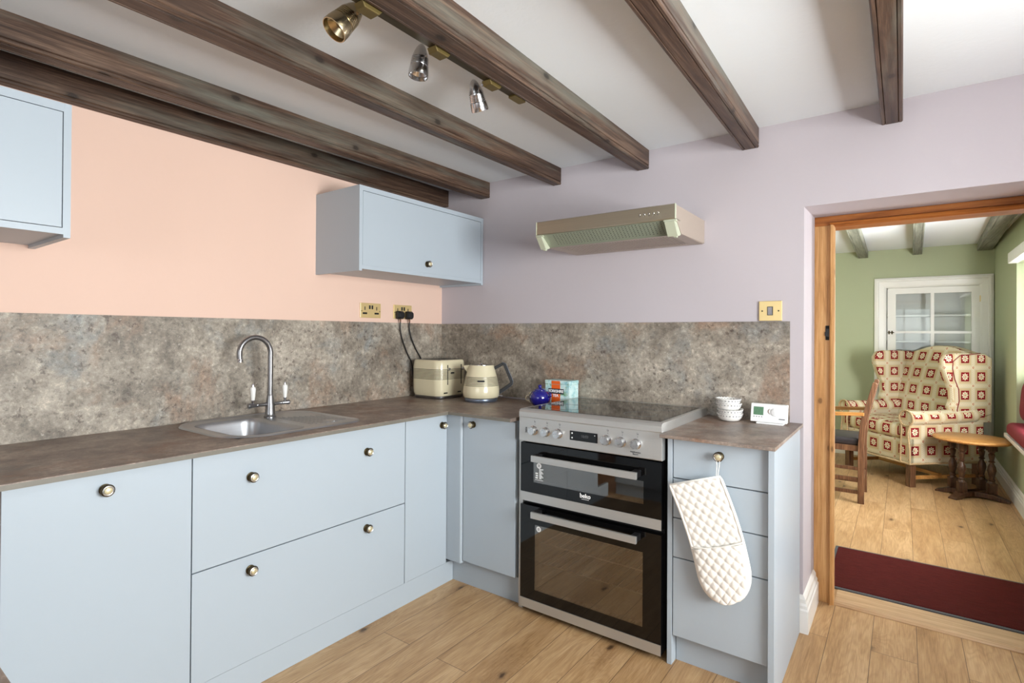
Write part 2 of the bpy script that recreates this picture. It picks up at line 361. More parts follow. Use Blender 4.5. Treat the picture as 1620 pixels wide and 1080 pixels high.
M['oven_in'] = plain('grey_oven_enamel', (92, 84, 76), .35, var=.1)
def lcd():
    m = NT('green_lcd'); m.col(m.mix(m.noise(m.obj(), 120, 3), lin(70, 108, 84), lin(112, 150, 118))); m.b.inputs['Roughness'].default_value = .25; return m.m
M['lcd'] = lcd()
def tin_mat():
    m = NT('printed_tea_tin'); p = m.obj(); a = m.noise(p, 22, 5, .7); b_ = m.noise(m.vmul(p, (1, 1, 1), (4, 4, 4)), 34, 4, .7)
    col = m.ramp(a, [(.35, lin(130, 190, 200)), (.5, lin(196, 226, 226)), (.68, lin(222, 238, 236))])
    col = m.mix(m.math('MULTIPLY', m.math('SUBTRACT', b_, .56, clamp=True), 7, clamp=True), col, lin(112, 160, 100))
    col = m.mix(m.math('MULTIPLY', m.math('SUBTRACT', .38, b_, clamp=True), 9, clamp=True), col, lin(60, 110, 140))
    m.col(col); m.b.inputs['Roughness'].default_value = .25; return m.m
M['tin'] = tin_mat()
def fabric():
    m = NT('armchair_tapestry'); uv = m.t.nodes.new('ShaderNodeTexCoord').outputs['UV']; sp = m.t.nodes.new('ShaderNodeSeparateXYZ'); m.set(sp.inputs[0], uv)
    P_ = .158
    def cell(dx, dy):
        x = m.math('SUBTRACT', m.math('FRACT', m.math('ADD', m.math('DIVIDE', sp.outputs[0], P_), 20+dx)), .5)
        y = m.math('SUBTRACT', m.math('FRACT', m.math('ADD', m.math('DIVIDE', sp.outputs[1], P_), 20+dy)), .5)
        r = m.math('SQRT', m.math('ADD', m.math('MULTIPLY', x, x), m.math('MULTIPLY', y, y))); th = m.math('ARCTAN2', y, x)
        return m.math('ABSOLUTE', x), m.math('ABSOLUTE', y), r, th
    ax, ay, r, th = cell(.5, .5); mx = m.math('MAXIMUM', ax, ay)
    n = m.noise(m.vmul(uv, (1, 1, 1)), 500, 2)
    base = m.mix(n, lin(180, 167, 138), lin(214, 202, 176))
    dots = m.math('MULTIPLY', m.math('LESS_THAN', m.math('ABSOLUTE', m.math('SUBTRACT', m.math('MAXIMUM', ax, ay), .47)), .014), m.math('GREATER_THAN', m.math('SINE', m.math('MULTIPLY', m.math('ADD', sp.outputs[0], sp.outputs[1]), 380)), 0))
    col = m.mix(m.math('LESS_THAN', mx, .37), base, lin(190, 168, 132)); col = m.mix(m.math('LESS_THAN', mx, .25), col, lin(128, 30, 34))
    col = m.mix(dots, col, lin(224, 212, 184))
    petal = m.math('ADD', .165, m.math('MULTIPLY', m.math('COSINE', m.math('MULTIPLY', th, 8)), .03))
    col = m.mix(m.math('LESS_THAN', r, petal), col, lin(232, 220, 190)); col = m.mix(m.math('LESS_THAN', m.math('ABSOLUTE', m.math('SUBTRACT', r, .1)), .014), col, lin(110, 80, 60)); col = m.mix(m.math('LESS_THAN', r, .045), col, lin(150, 50, 44))
    a2, b2, r2, t2 = cell(0, 0)
    pet2 = m.math('ADD', .085, m.math('MULTIPLY', m.math('COSINE', m.math('MULTIPLY', t2, 6)), .022))
    col = m.mix(m.math('LESS_THAN', r2, pet2), col, lin(222, 206, 176)); col = m.mix(m.math('LESS_THAN', r2, .06), col, lin(150, 64, 54)); col = m.mix(m.math('LESS_THAN', r2, .03), col, lin(225, 210, 180))
    m.col(col); m.b.inputs['Roughness'].default_value = .95; m.b.inputs['Specular IOR Level'].default_value = .15; m.bump(n, .2, .001); return m.m
M['fabric'] = fabric()
def rope():
    m = NT('twisted_gold_brown_cord'); uv = m.obj(); sp = m.t.nodes.new('ShaderNodeSeparateXYZ'); m.set(sp.inputs[0], uv)
    s = m.math('SINE', m.math('MULTIPLY', m.math('ADD', m.math('ADD', sp.outputs[0], sp.outputs[1]), m.math('MULTIPLY', sp.outputs[2], 1.3)), 420))
    m.col(m.mix(m.math('GREATER_THAN', s, 0), lin(120, 84, 50), lin(222, 200, 158))); m.b.inputs['Roughness'].default_value = .9; return m.m
M['rope'] = rope()
def curtain():
    m = NT('sheer_white_curtain'); m.col(lin(226, 234, 226)); m.b.inputs['Roughness'].default_value = .9; m.b.inputs['Alpha'].default_value = .75; m.b.inputs['Subsurface Weight'].default_value = .0
    return m.m
M['curtain'] = curtain()

# ================================================================ SETTING
H = 2.253; H2 = 2.212
XD0, XD1, DT = 2.178, 3.06, .45                 # doorway left/right edges, wall thickness
bx('floor', (-.3, 4.4, -5.1, 4.7, -.1, 0), M['floor'], kind='structure')
bx('wall_left', (-.2, 0, -5.1, 0, 0, H), M['peach'], kind='structure')
bm = B()
box(bm, -.2, XD0, 0, DT, 0, H+.05); box(bm, XD1, 4.4, 0, DT, 0, H+.05)
prism(bm, [(0, 1.864), (.349, 1.878), (DT, 1.878), (DT, H+.05), (0, H+.05)], 'x', XD0, XD1)
obj('wall_back', bm, M['mauve'], kind='structure')
bx('ceiling', (-.2, 4.4, -5.1, 0, H, H+.1), M['ceiling'], kind='structure')
def wall_with_hole(name, axis, c0, c1, a0, a1, h0, h1, z0, z1, top, mat):
    bm = B()
    def bb(a, b, z_, zz):
        if axis == 'x': box(bm, c0, c1, a, b, z_, zz)
        else: box(bm, a, b, c0, c1, z_, zz)
    bb(a0, h0, 0, top); bb(h1, a1, 0, top); bb(h0, h1, 0, z0); bb(h0, h1, z1, top)
    return obj(name, bm, mat, kind='structure')
wall_with_hole('wall_right', 'x', 4.15, 4.35, -5.1, 0, -2.5, -1.0, .9, 2.0, H, M['cream_wall'])
wall_with_hole('wall_front', 'y', -5.1, -4.9, -.2, 4.35, .9, 3.1, .9, 2.0, H, M['cream_wall'])
def window(n, axis, c, a0, a1, z0, z1, bars=2, hbar=True, d=.05):
    r = bpy.data.objects.new('window_%d' % n, None); C.objects.link(r); r['kind'] = 'structure'
    r.location = (c, (a0+a1)/2, z0) if axis == 'x' else ((a0+a1)/2, c, z0)
    def bb(bm, a, b, z_, zz, dd=d):
        if axis == 'x': box(bm, c-dd/2, c+dd/2, a, b, z_, zz)
        else: box(bm, a, b, c-dd/2, c+dd/2, z_, zz)
    bm = B(); t = .05
    bb(bm, a0, a0+t, z0, z1); bb(bm, a1-t, a1, z0, z1); bb(bm, a0+t, a1-t, z0, z0+t); bb(bm, a0+t, a1-t, z1-t, z1)
    for k in range(1, bars+1): x = a0+(a1-a0)*k/(bars+1); bb(bm, x-.02, x+.02, z0+t, z1-t, d*.8)
    obj('window_frame', bm, M['white'], r)
    bm = B(); bb(bm, a0+t, a1-t, z0+t, z1-t, .006); obj('window_pane', bm, M['pane'], r)
    return r
window(2, 'x', 4.25, -2.5, -1.0, .9, 2.0, 2); window(3, 'y', -5.0, .9, 3.1, .9, 2.0, 3)
# living room shell
X2, Y2 = 3.25, 4.3
bm = B(); box(bm, .3, X2, DT, Y2, H2, H2+.1); obj('ceiling', bm, M['ceiling'], kind='structure')
CX0, CX1, CZ1 = 2.38, 3.16, 1.83
bm = B(); box(bm, .3, CX0, Y2, Y2+.3, 0, H2+.05); box(bm, CX1, 3.5, Y2, Y2+.3, 0, H2+.05); box(bm, CX0, CX1, Y2, Y2+.3, CZ1, H2+.05); box(bm, CX0, CX1, Y2, Y2+.3, 0, .3)
obj('wall_living_back', bm, M['green'], kind='structure')
WY0, WY1, WZ0, WZ1 = 1.2, 3.05, .5, 1.87
bm = B(); box(bm, X2, X2+.35, DT, WY0, 0, H2+.05); box(bm, X2, X2+.35, WY1, Y2, 0, H2+.05); box(bm, X2, X2+.35, WY0, WY1, 0, WZ0); box(bm, X2, X2+.35, WY0, WY1, WZ1, H2+.05)
obj('wall_living_right', bm, M['green'], kind='structure')
bx('wall_living_left', (.2, .3, DT, Y2+.3, 0, H2+.05), M['green'], kind='structure')
r = window(1, 'x', 3.52, WY0, WY1, .8, WZ1, 2)
# pine doorway frame
d = bpy.data.objects.new('door_1', None); C.objects.link(d); d.location = (2.21, .4, 0); d['kind'] = 'structure'
Yf = .349
bm = B(); box(bm, XD0, 2.243, Yf, DT+.01, 0, 1.832); jb = obj('door_jamb', bm, M['pine_v'], d, bevel=.002)
bm = B(); prism(bm, [(2.243, Yf-.012), (2.249, Yf-.02), (2.256, Yf-.012), (2.264, Yf-.006), (2.264, Yf+.03), (2.250, Yf+.03), (2.250, DT+.01), (2.243, DT+.01)], 'z', 0, 1.832)
obj('door_stop_bead', bm, M['pine_v'], d)
bm = B(); box(bm, 3.0, XD1, Yf, DT+.01, 0, 1.832); obj('door_jamb', bm, M['pine_v'], d, bevel=.002)
bm = B(); box(bm, XD0, XD1, Yf, DT+.01, 1.832, 1.877); prism(bm, [(Yf-.012, 1.845), (Yf-.022, 1.84), (Yf-.012, 1.833), (Yf-.004, 1.822), (DT+.01, 1.822), (DT+.01, 1.845)], 'x', 2.243, 3.0)
obj('door_head', bm, M['pine_h'], d, bevel=.002)
bm = B(); box(bm, 2.226, 2.2435, Yf-.003, Yf+.02, 1.275, 1.345); obj('latch_mortise', bm, M['void'], d)
bm = B(); box(bm, 2.2285, 2.242, Yf-.007, Yf-.003, 1.29, 1.33, .001); cyl(bm, (2.2265, Yf-.006, 1.314), (2.2265, Yf-.006, 1.296), .003); obj('latch_keeper', bm, M['dark'], d)
# thresholds and skirting
bm = B(); prism(bm, [(.345, 0), (.345, .004), (.352, .012), (.365, .015), (.39, .015), (.398, .008), (.398, 0)], 'x', 2.25, 3.02)
obj('trim_1', bm, M['oak_strip'], kind='structure')
bm = B(); box(bm, 2.264, 3.0, .40, .535, -.002, .004); obj('trim_2', bm, M['oak_strip'], kind='structure')
def skirt_profile(t=.024, h=.16): return [(0, 0), (t, 0), (t, h*.62), (t*.8, h*.66), (t*.8, h*.74), (t*.55, h*.8), (t*.5, h*.9), (t*.25, h*.96), (0, h)]
bm = B(); pr = skirt_profile(.024, .158)
xa, xb = 2.166, 2.178
# runs along the wall then turns into the reveal with a mitred corner
rings = [[(2.16, -a, z) for a, z in pr], [(XD0+a, -a, z) for a, z in pr], [(XD0+a, Yf-.02, z) for a, z in pr]]
loft(bm, rings); obj('baseboard_back', bm, M['white'], kind='structure')
bm = B(); pr = skirt_profile(.022, .14)
loft(bm, [[(X2-a, DT, z) for a, z in pr], [(X2-a, Y2-a, z) for a, z in pr], [(.3, Y2-a, z) for a, z in pr]]); obj('baseboard_living', bm, M['white'], kind='structure')
# window seat ledge and pelmet in the living room
bx('trim_3', (3.19, 3.62, WY0-.0, 3.17, .495, .525), M['white'], bevel=.004, kind='structure')
bm = B(); box(bm, 3.19, X2, WY0-.1, 2.98, 1.865, 1.945); obj('trim_4', bm, M['white'], bevel=.004, kind='structure')

# ---------------------------------------------------------------- beams
def beam(x0a, x1a, x0b, x1b, ya, yb, zb, top, mat, label, group):
    """a at y=ya (far), b at y=yb (near); grooved lower arrises"""
    def sec(x0, x1, y):
        g = .012; s = .0035
        P_ = [(x0, top+.01), (x0, zb+.018), (x0+s, zb+.016), (x0, zb+.012), (x0, zb+.004), (x0+.004, zb), (x0+g, zb), (x0+g+.002, zb+s), (x0+g+.004, zb),
              (x1-g-.004, zb), (x1-g-.002, zb+s), (x1-g, zb), (x1-.004, zb), (x1, zb+.004), (x1, zb+.012), (x1-s, zb+.016), (x1, zb+.018), (x1, top+.01)]
        return [(px, y, pz) for px, pz in P_]
    bm = B(); n = 14; rings = []
    for k in range(n+1):
        t = k/n; rings.append(sec(x0a+(x0b-x0a)*t, x1a+(x1b-x1a)*t, ya+(yb-ya)*t))
    loft(bm, rings); return tag(obj('ceiling_beam', bm, mat), label, 'beam', group)
YB = -4.9
def ext(x, xn): return x+(xn-x)*4.9/2.0
bl = [(0.002, .057, .002, .04, 2.145, 'dark oak ceiling beam running tight along the top of the peach wall'),
      (.338, .41, .30, .365, 2.156, 'dark stained ceiling beam, second out from the peach wall, passing over the corner wall cabinet'),
      (.880, .934, .852, .93, 2.158, 'dark stained ceiling beam between the spotlight beam and the beam over the corner wall cabinet'),
      (1.397, 1.463, 1.399, 1.49, 2.156, 'dark stained ceiling beam that carries the spotlight rail'),
      (1.918, 1.992, 1.955, 2.03, 2.162, 'dark stained ceiling beam ending above the space between cooker hood and light switch'),
      (2.458, 2.530, 2.459, 2.532, 2.160, 'dark stained ceiling beam ending above the doorway, furthest from the peach wall')]
for a0, a1, b0, b1, zb, lb in bl:
    beam(a0, a1, ext(a0, b0), ext(a1, b1), -.001, YB, zb, H, M['beam'], lb, 'kitchen ceiling beams')
for a0, a1, b0, b1, lb in ((2.135, 2.225, 2.16, 2.25, 'grey stained living room beam nearest the pine door frame'), (2.61, 2.69, 2.585, 2.66, 'grey stained living room beam in the middle of the doorway view'),
                       (3.12, 3.235, 3.05, 3.16, 'grey stained living room beam beside the window wall')):
    beam(a0, a1, a0+(b0-a0)*1.67, a1+(b1-a1)*1.67, Y2-.001, .46, 2.14, H2, M['beam_grey'], lb, 'living room ceiling beams')

# ---------------------------------------------------------------- kitchen units
def knob(parent, p, n, s=1.0):
    bm = B()
    lathe(bm, [(.0165, 0), (.0165, .003), (.010, .005), (.0065, .009), (.0065, .013), (.011, .0155), (.0168, .018), (.0182, .021), (.0182, .0235), (.0164, .026), (.0142, .0275)], p, n, 28)
    k = obj('knob', bm, M['brass_dark'], parent, smooth=35)
    bm = B(); P0 = Vector(p)+Vector(n)*.0268
    lathe(bm, [(.0150, 0), (.0148, .0016), (.0132, .0022), (.0118, .0012), (.0, .0012)], P0, n, 28, cap=False)
    obj('knob_rim', bm, M['knob_steel'], k, smooth=50)
    bm = B(); lathe(bm, [(.0104, .0), (.0102, .003), (.0085, .0042), (.004, .0050), (.0, .0052)], P0, n, 28, cap=False); obj('knob_boss', bm, M['boss'], k, smooth=50)
    return k
XF = .613      # left run door plane
WZT, WZB = .900, .883
def carc(parent, x0, x1, y0, y1, z0, z1): bx('carcass', (x0, x1, y0, y1, z0, z1), M['void'], parent)
# unit 1: single door
u = thing('base_cabinet', 'pale blue base cabinet with one wide door and single knob, left of the drawers', 'cabinet', (.3, -2.08, 0), group='pale blue base cabinets')
bx('carcass', (.012, XF-.021, -2.316, -1.846, .10, WZB), M['blue'], u)
dd = bx('door', (XF-.02, XF, -2.3135, -1.8440, .105, .8745), M['blue'], u, bevel=.0012); knob(dd, (XF, -2.085, .826), (1, 0, 0))
# unit 2: two pan drawers (hollow carcass beneath the sink bowl)
u = thing('base_cabinet', 'pale blue wide base cabinet under the sink with two deep drawers and four knobs', 'cabinet', (.3, -1.367, 0), group='pale blue base cabinets')
bm = B(); box(bm, .012, XF-.021, -1.844, -1.828, .10, WZB); box(bm, .012, XF-.021, -.906, -.890, .10, WZB); box(bm, .012, XF-.021, -1.828, -.906, .10, .116); box(bm, .012, .02, -1.828, -.906, .116, .6)
obj('carcass', bm, M['blue'], u)
d1 = bx('drawer', (XF-.02, XF, -1.8405, -.8925, .4885, .8745), M['blue'], u, bevel=.0012); d2 = bx('drawer', (XF-.02, XF, -1.8405, -.8925, .105, .4845), M['blue'], u, bevel=.0012)
for dr, z in ((d1, .771), (d2, .434)):
    for y in (-1.642, -1.118): knob(dr, (XF, y, z), (1, 0, 0))
# unit 3: narrow door
u = thing('base_cabinet', 'narrow pale blue base cabinet door facing the room beside the inner corner', 'cabinet', (.3, -.73, 0), group='pale blue base cabinets')
bx('carcass', (.012, XF-.021, -.888, -.603, .10, WZB), M['blue'], u)
dd = bx('door', (XF-.02, XF, -.8885, -.602, .105, .8745), M['blue'], u, bevel=.0012); knob(dd, (XF, -.640, .824), (1, 0, 0))
# unit 4: door beside cooker
u = thing('base_cabinet', 'pale blue base cabinet with one shadowed door between the inner corner and the cooker', 'cabinet', (.88, -.3, 0), group='pale blue base cabinets')
bx('carcass', (.716, 1.042, -.569, -.012, .13, WZB), M['blue'], u)
bm = B(); prism(bm, rrect(XF-.018, .712, -.5995, -.545, (.002, .002, .002, .012), 4), 'z', .125, .8745); obj('corner_post', bm, M['blue'], u)
dd = bx('door', (.716, 1.041, -.590, -.570, .138, .8745), M['blue'], u, bevel=.0012); knob(dd, (.782, -.590, .838), (0, -1, 0))
bx('plinth', (.590, 1.045, -.545, -.53, 0, .13), M['blue'], u)
tag(bx('plinth_board', (XF-.025, XF-.002, -2.50, -.547, 0, .1035), M['blue']), 'pale blue flush plinth board along the floor under the sink run', 'plinth')
# drawer unit right
u = thing('drawer_cabinet', 'narrow pale blue cabinet of four drawers between cooker and doorway, oven glove hanging on it', 'cabinet', (1.97, -.3, 0), group='pale blue base cabinets')
bx('carcass', (1.80, 2.146, -.562, -.012, .11, .895), M['void'], u)
YR = -.582
bx('side_panel', (1.779, 1.798, YR-.002, -.012, 0, .8955), M['blue'], u, bevel=.001)
bx('side_panel', (2.1475, 2.1685, YR-.018, -.026, 0, .8955), M['blue'], u, bevel=.001)
for z0, z1 in ((.7365, .892), (.5805, .7325), (.4265, .5765), (.118, .4225)):
    dr = bx('drawer', (1.8015, 2.1445, YR, YR+.02, z0, z1), M['blue'], u, bevel=.0012)
    if z1 > .8: knob(dr, (1.977, YR, .843), (0, -1, 0))
bx('plinth', (1.80, 2.147, -.535, -.52, 0, .116), M['blue'], u)
# return run by the camera (only its worktop edge shows)
u = thing('base_cabinet', 'pale blue base cabinet under the return worktop at the lower left', 'cabinet', (1.2, -2.8, 0), group='pale blue base cabinets')
bx('carcass', (.64, 1.95, -3.08, -2.56, .10, .8825), M['blue'], u)
for a, b_ in ((.66, 1.30), (1.304, 1.94)):
    dd = bx('door', (a, b_, -2.559, -2.539, .105, .8745), M['blue'], u, bevel=.0012); knob(dd, (a+.06, -2.539, .82), (0, 1, 0))
bx('plinth', (.64, 1.95, -2.60, -2.585, 0, .10), M['blue'], u)
tag(bx('worktop', (.665, 2.0, -3.1, -2.511, .883, .901), M['worktop'], bevel=.002), 'brown stone-look worktop corner at the lower left edge, nearest the viewer', 'worktop')
# ---- worktops
bm = B(); WX, WY = .660, -.645
for (a, b_, c, e) in ((.0, WX, -3.1, -1.655), (.0, .10, -1.655, -1.35), (.54, WX, -1.655, -1.35), (.0, WX, -1.35, -.0), (WX, 1.052, WY, -.0)):
    box(bm, a+.001, b_, c, e-.001, WZB, WZT)
bmesh.ops.remove_doubles(bm, verts=bm.verts[:], dist=.0022)
tag(obj('worktop', bm, M['worktop']), 'long brown stone-look L-shaped worktop holding the sink, toaster and kettle', 'worktop')
bm = B(); box(bm, .66, .6608, -2.51, -.645, .8832, .8975); box(bm, .6608, 1.051, -.6458, -.645, .8832, .8975); obj('edging_strip', bm, M['edging'], bpy.data.objects['worktop.001'])['label'] = 'greyer laminate edging'
bm = B(); box(bm, 1.766, 2.177, -.640, -.001, .896, .909, .0012); tag(obj('worktop', bm, M['worktop']), 'short brown worktop right of the cooker holding white bowls and thermostat', 'worktop')
# ---- splashbacks
tag(bx('splashback', (.001, .009, -3.1, -.001, WZT+.0005, 1.359), M['splash']), 'mottled stone-look splashback panel on the peach wall behind the sink', 'splashback')
bm = B(); box(bm, .010, 2.124, -.009, -.001, .9095, 1.359); sb = obj('splashback', bm, M['splash']); tag(sb, 'mottled stone-look splashback panel on the mauve wall behind kettle and cooker', 'splashback')
# ---- wall cabinets
def wall_cab(name, label, y0, y1, z0, z1, depth, dy0, dy1, dz0, dz1, kn=None):
    u = thing(name, label, 'cabinet', (depth/2, (y0+y1)/2, z0), group='pale blue wall cabinets')
    bm = B(); t = .018
    box(bm, .001, depth, y0, y0+t, z0, z1); box(bm, .001, depth, y1-t, y1, z0, z1); box(bm, .001, depth-.0005, y0+t, y1-t, z1-t, z1); box(bm, .001, depth-.0005, y0+t, y1-t, z0+.012, z0+.012+t); box(bm, .001, .01, y0+t, y1-t, z0+.03, z1-t)
    obj('carcass', bm, M['blue'], u)
    bm = B(); f = depth
    box(bm, f-.018, f, y0+t, dy0, z0+.01, z1-t); box(bm, f-.018, f, dy1, y1-t, z0+.01, z1-t); box(bm, f-.018, f, dy0, dy1, dz1, z1-t); box(bm, f-.018, f, dy0, dy1, z0+.010, dz0)
    obj('face_frame', bm, M['blue'], u)
    dd = bx('door', (f-.02, f-.0005, dy0+.002, dy1-.002, dz0+.002, dz1-.002), M['blue'], u, bevel=.001)
    bx('shadow_gap_board', (f-.024, f-.0205, dy0, dy1, dz0, dz1), M['void'], u)
    if kn: knob(dd, kn, (1, 0, 0))
wall_cab('wall_cabinet', 'pale blue lift-up wall cabinet with brass knob in the corner above the sockets', -.971, -.004, 1.604, 2.029, .361, -.951, -.026, 1.632, 2.004, (.361, -.502, 1.684))
wall_cab('wall_cabinet', 'pale blue wall cabinet cut off at the upper left edge, no knob showing', -2.95, -2.117, 1.590, 2.013, .394, -2.93, -2.137, 1.620, 1.986)

# ---------------------------------------------------------------- sink
u = thing('sink', 'stainless steel inset sink with bowl and drainer below the swan-neck tap', 'sink', (.3, -1.38, WZT))
def ring(poly, z): return [(x, y, z) for x, y in poly]
N = 8
out = rrect(.022, .580, -1.694, -1.092, (.08, .16, .15, .17), N)
out = [(x, y) for x, y in out]
bowl = rrect(.105, .535, -1.640, -1.355, (.05, .07, .07, .09), N)
bm = B(); z0 = WZT+.0006
def shr(poly, k, c=(.31, -1.387)): return [(c[0]+(x-c[0])*k, c[1]+(y-c[1])*k) for x, y in poly]
def inset(poly, dist):
    n = len(poly); o = []
    for i in range(n):
        a = Vector(poly[i-1]); b_ = Vector(poly[(i+1) % n]); t = (b_-a).normalized(); nr = Vector((-t.y, t.x)); o.append((poly[i][0]+nr.x*dist, poly[i][1]+nr.y*dist))
    return o
o1 = inset(out, .004); o2 = inset(out, .012); o3 = inset(out, .018)
loft(bm, [ring(out, z0), ring(o1, z0+.006), ring(o2, z0+.007), ring(o3, z0+.002)], caps=False)
# flat deck between o3 and bowl: keep vertices matched by nearest angle -> use triangulated fill
ez = z0+.002
va = [bm.verts.new(p) for p in ring(o3, ez)]; vb = [bm.verts.new(p) for p in ring(bowl, ez)]
ea = [bm.edges.new((va[i], va[(i+1) % len(va)])) for i in range(len(va))]; eb = [bm.edges.new((vb[i], vb[(i+1) % len(vb)])) for i in range(len(vb))]
bmesh.ops.triangle_fill(bm, use_beauty=True, edges=ea+eb, normal=(0, 0, 1))
obj('sink_deck', bm, M['steel_sink'], u, smooth=30)
bm = B(); rr = [ring(bowl, ez+.0006), ring(inset(bowl, .003), ez-.002), ring(inset(bowl, .008), ez-.02), ring(inset(bowl, .022), ez-.13), ring(inset(bowl, .04), ez-.152), ring(inset(bowl, .06), ez-.157)]
R_ = loft(bm, rr, caps=False); bm.faces.new(R_[-1]); obj('sink_bowl', bm, M['steel_sink'], u, smooth=60)
bm = B(); lathe(bm, [(.045, 0), (.045, .002), (.038, .003), (.034, .0), (.012, .001), (.0, .004)], (.32, -1.50, ez-.157), (0, 0, 1), 28, cap=False); obj('drain', bm, M['chrome'], u, smooth=40)
bm = B()
for k in range(9):
    y = -1.30+k*.021; x0 = .20+.012*k; box(bm, x0, .50-abs(k-4)*.006, y-.004, y+.004, ez-.001, ez+.0025, .001, 1)
lathe(bm, [(.03, 0), (.03, .002), (.022, .0035), (0, .0035)], (.46, -1.20, ez), (0, 0, 1), 20, cap=False)
obj('drainer_ribs', bm, M['steel_sink'], u)
bm = B()
for k in range(3):
    for j in range(2): box(bm, .44+.018*k, .452+.018*k, -1.3625, -1.3595, ez-.04-.012*j, ez-.034-.012*j)
split(obj('overflow_slots', bm, M['void'], u))
# ---- tap
TX, TY = .155, -1.308
u = thing('kitchen_tap', 'brushed steel swan-neck mixer tap with two white ceramic lever handles', 'tap', (TX, TY, ez))
bm = B(); lathe(bm, [(.027, 0), (.027, .004), (.0235, .008), (.0215, .02), (.0205, .045), (.0195, .058), (.0185, .068), (.0165, .085), (.0145, .097), (.0135, .104), (.0125, .106)], (TX, TY, ez), (0, 0, 1), 28)
obj('tap_body', bm, M['steel'], u, smooth=40)
bm = B(); pts = [(TX, TY, 1.0), (TX, TY, 1.1), (TX, TY, 1.2)]
for k in range(1, 17): a = PI*k/16*1.03; pts.append((TX, TY-.0725+.0725*math.cos(a), 1.2+.0725*math.sin(a)))
pts.append((TX, pts[-1][1]+.002, 1.172)); tube(bm, pts, .0118, 18); obj('spout', bm, M['steel'], u, smooth=60)
bm = B(); e = pts[-1]; lathe(bm, [(.0125, 0), (.0145, .002), (.0145, .005), (.0128, .007), (.0128, .014), (.010, .0145)], (e[0], e[1], e[2]+.004), (0, .05, -1), 24); obj('spout_nozzle', bm, M['chrome'], u, smooth=40)
for s, ye in ((-1, -1.402), (1, -1.222)):
    bm = B(); zc = .964
    L = abs(ye-TY); lathe(bm, [(.010, .0), (.0085, .03), (.0075, L-.035), (.009, L-.032), (.0075, L-.028), (.0095, L-.024), (.0095, L-.004), (.012, L), (.012, L+.008), (.009, L+.011)], (TX, TY, zc), (0, s, 0), 20)
    a = obj('handle_arm', bm, M['steel'], u, smooth=40); yh = ye-s*.012
    bm = B(); lathe(bm, [(.006, .006), (.006, .018), (.0075, .02), (.0075, .025)], (TX, yh, zc), (0, 0, 1), 16); lathe(bm, [(.0062, .083), (.0062, .09), (.0045, .097), (.0, .098)], (TX, yh, zc), (0, 0, 1), 16, cap=False); split(obj('lever_fitting', bm, M['chrome'], a, smooth=40))
    bm = B(); lathe(bm, [(.0075, .024), (.0085, .03), (.0122, .074), (.0110, .081), (.005, .086)], (TX, yh, zc), (0, 0, 1), 20); obj('ceramic_lever', bm, M['porcelain'], a, smooth=40)['label'] = 'white ceramic lever'

# ---------------------------------------------------------------- cooker
CX_0, CX_1 = 1.080, 1.765; CY = -.600
u = thing('cooker', 'freestanding stainless steel double oven cooker with black glass doors and ceramic hob', 'cooker', (1.42, -.3, 0))
bm = B()                                        # hollow body so that the ovens are real cavities
box(bm, CX_0+.004, 1.145, -.562, -.03, .03, .90); box(bm, 1.705, CX_1-.004, -.562, -.03, .03, .90)
box(bm, 1.145, 1.705, -.562, -.03, .03, .10); box(bm, 1.145, 1.705, -.562, -.03, .445, .60); box(bm, 1.145, 1.705, -.562, -.03, .715, .90); box(bm, 1.145, 1.705, -.08, -.03, .10, .715)
obj('cooker_body', bm, M['void'], u)
bm = B(); t = .003
for z0, z1 in ((.10, .445), (.60, .715)):
    box(bm, 1.145, 1.145+t, -.56, -.08, z0, z1); box(bm, 1.705-t, 1.705, -.56, -.08, z0, z1); box(bm, 1.148, 1.702, -.56, -.08, z0, z0+t); box(bm, 1.148, 1.702, -.56, -.08, z1-t, z1); box(bm, 1.148, 1.702, -.083, -.08, z0+t, z1-t)
obj('oven_lining', bm, M['oven_in'], u)
for z in (.215, .312):
    bm = B()
    for yy in (-.53, -.12): cyl(bm, (1.155, yy, z), (1.695, yy, z), .003, 8)
    for k in range(19): x = 1.165+k*.0289; cyl(bm, (x, -.53, z), (x, -.12, z), .0016, 6)
    obj('oven_shelf', bm, M['shelf_wire'], u)
bm = B()
for x in (1.152,):
    for k in range(5): box(bm, x, x+.006, -.53, -.10, .14+k*.055, .15+k*.055)
split(obj('shelf_runner', bm, M['chrome'], u))
for x0, x1 in ((1.0525, 1.0765),): bx('side_panel', (x0, x1, -.572, -.03, 0, .79), M['steel_panel'], u, bevel=.001)
# hob
bm = B(); prism(bm, [(-.612, .912), (-.602, .900), (-.012, .900), (-.012, .9465), (-.596, .9465), (-.606, .943), (-.612, .934)], 'x', CX_0-.002, CX_1)
box(bm, CX_0+.004, CX_1-.006, -.575, -.012, .896, .9005)
obj('hob_surround', bm, M['steel_panel'], u, bevel=.0015)
bm = B(); box(bm, CX_0+.016, CX_1-.020, -.570, -.055, .944, .9478, .0012); obj('hob_glass', bm, M['hob'], u)
bm = B()
for cx, cy, r in ((1.24, -.43, .09), (1.24, -.18, .07), (1.60, -.43, .07), (1.60, -.18, .09)):
    tube(bm, [(cx+r*math.cos(2*PI*k/48), cy+r*math.sin(2*PI*k/48), .9478) for k in range(48)], .0006, 4, True)
split(obj('cooking_zone_ring', bm, M['print_grey'], u))
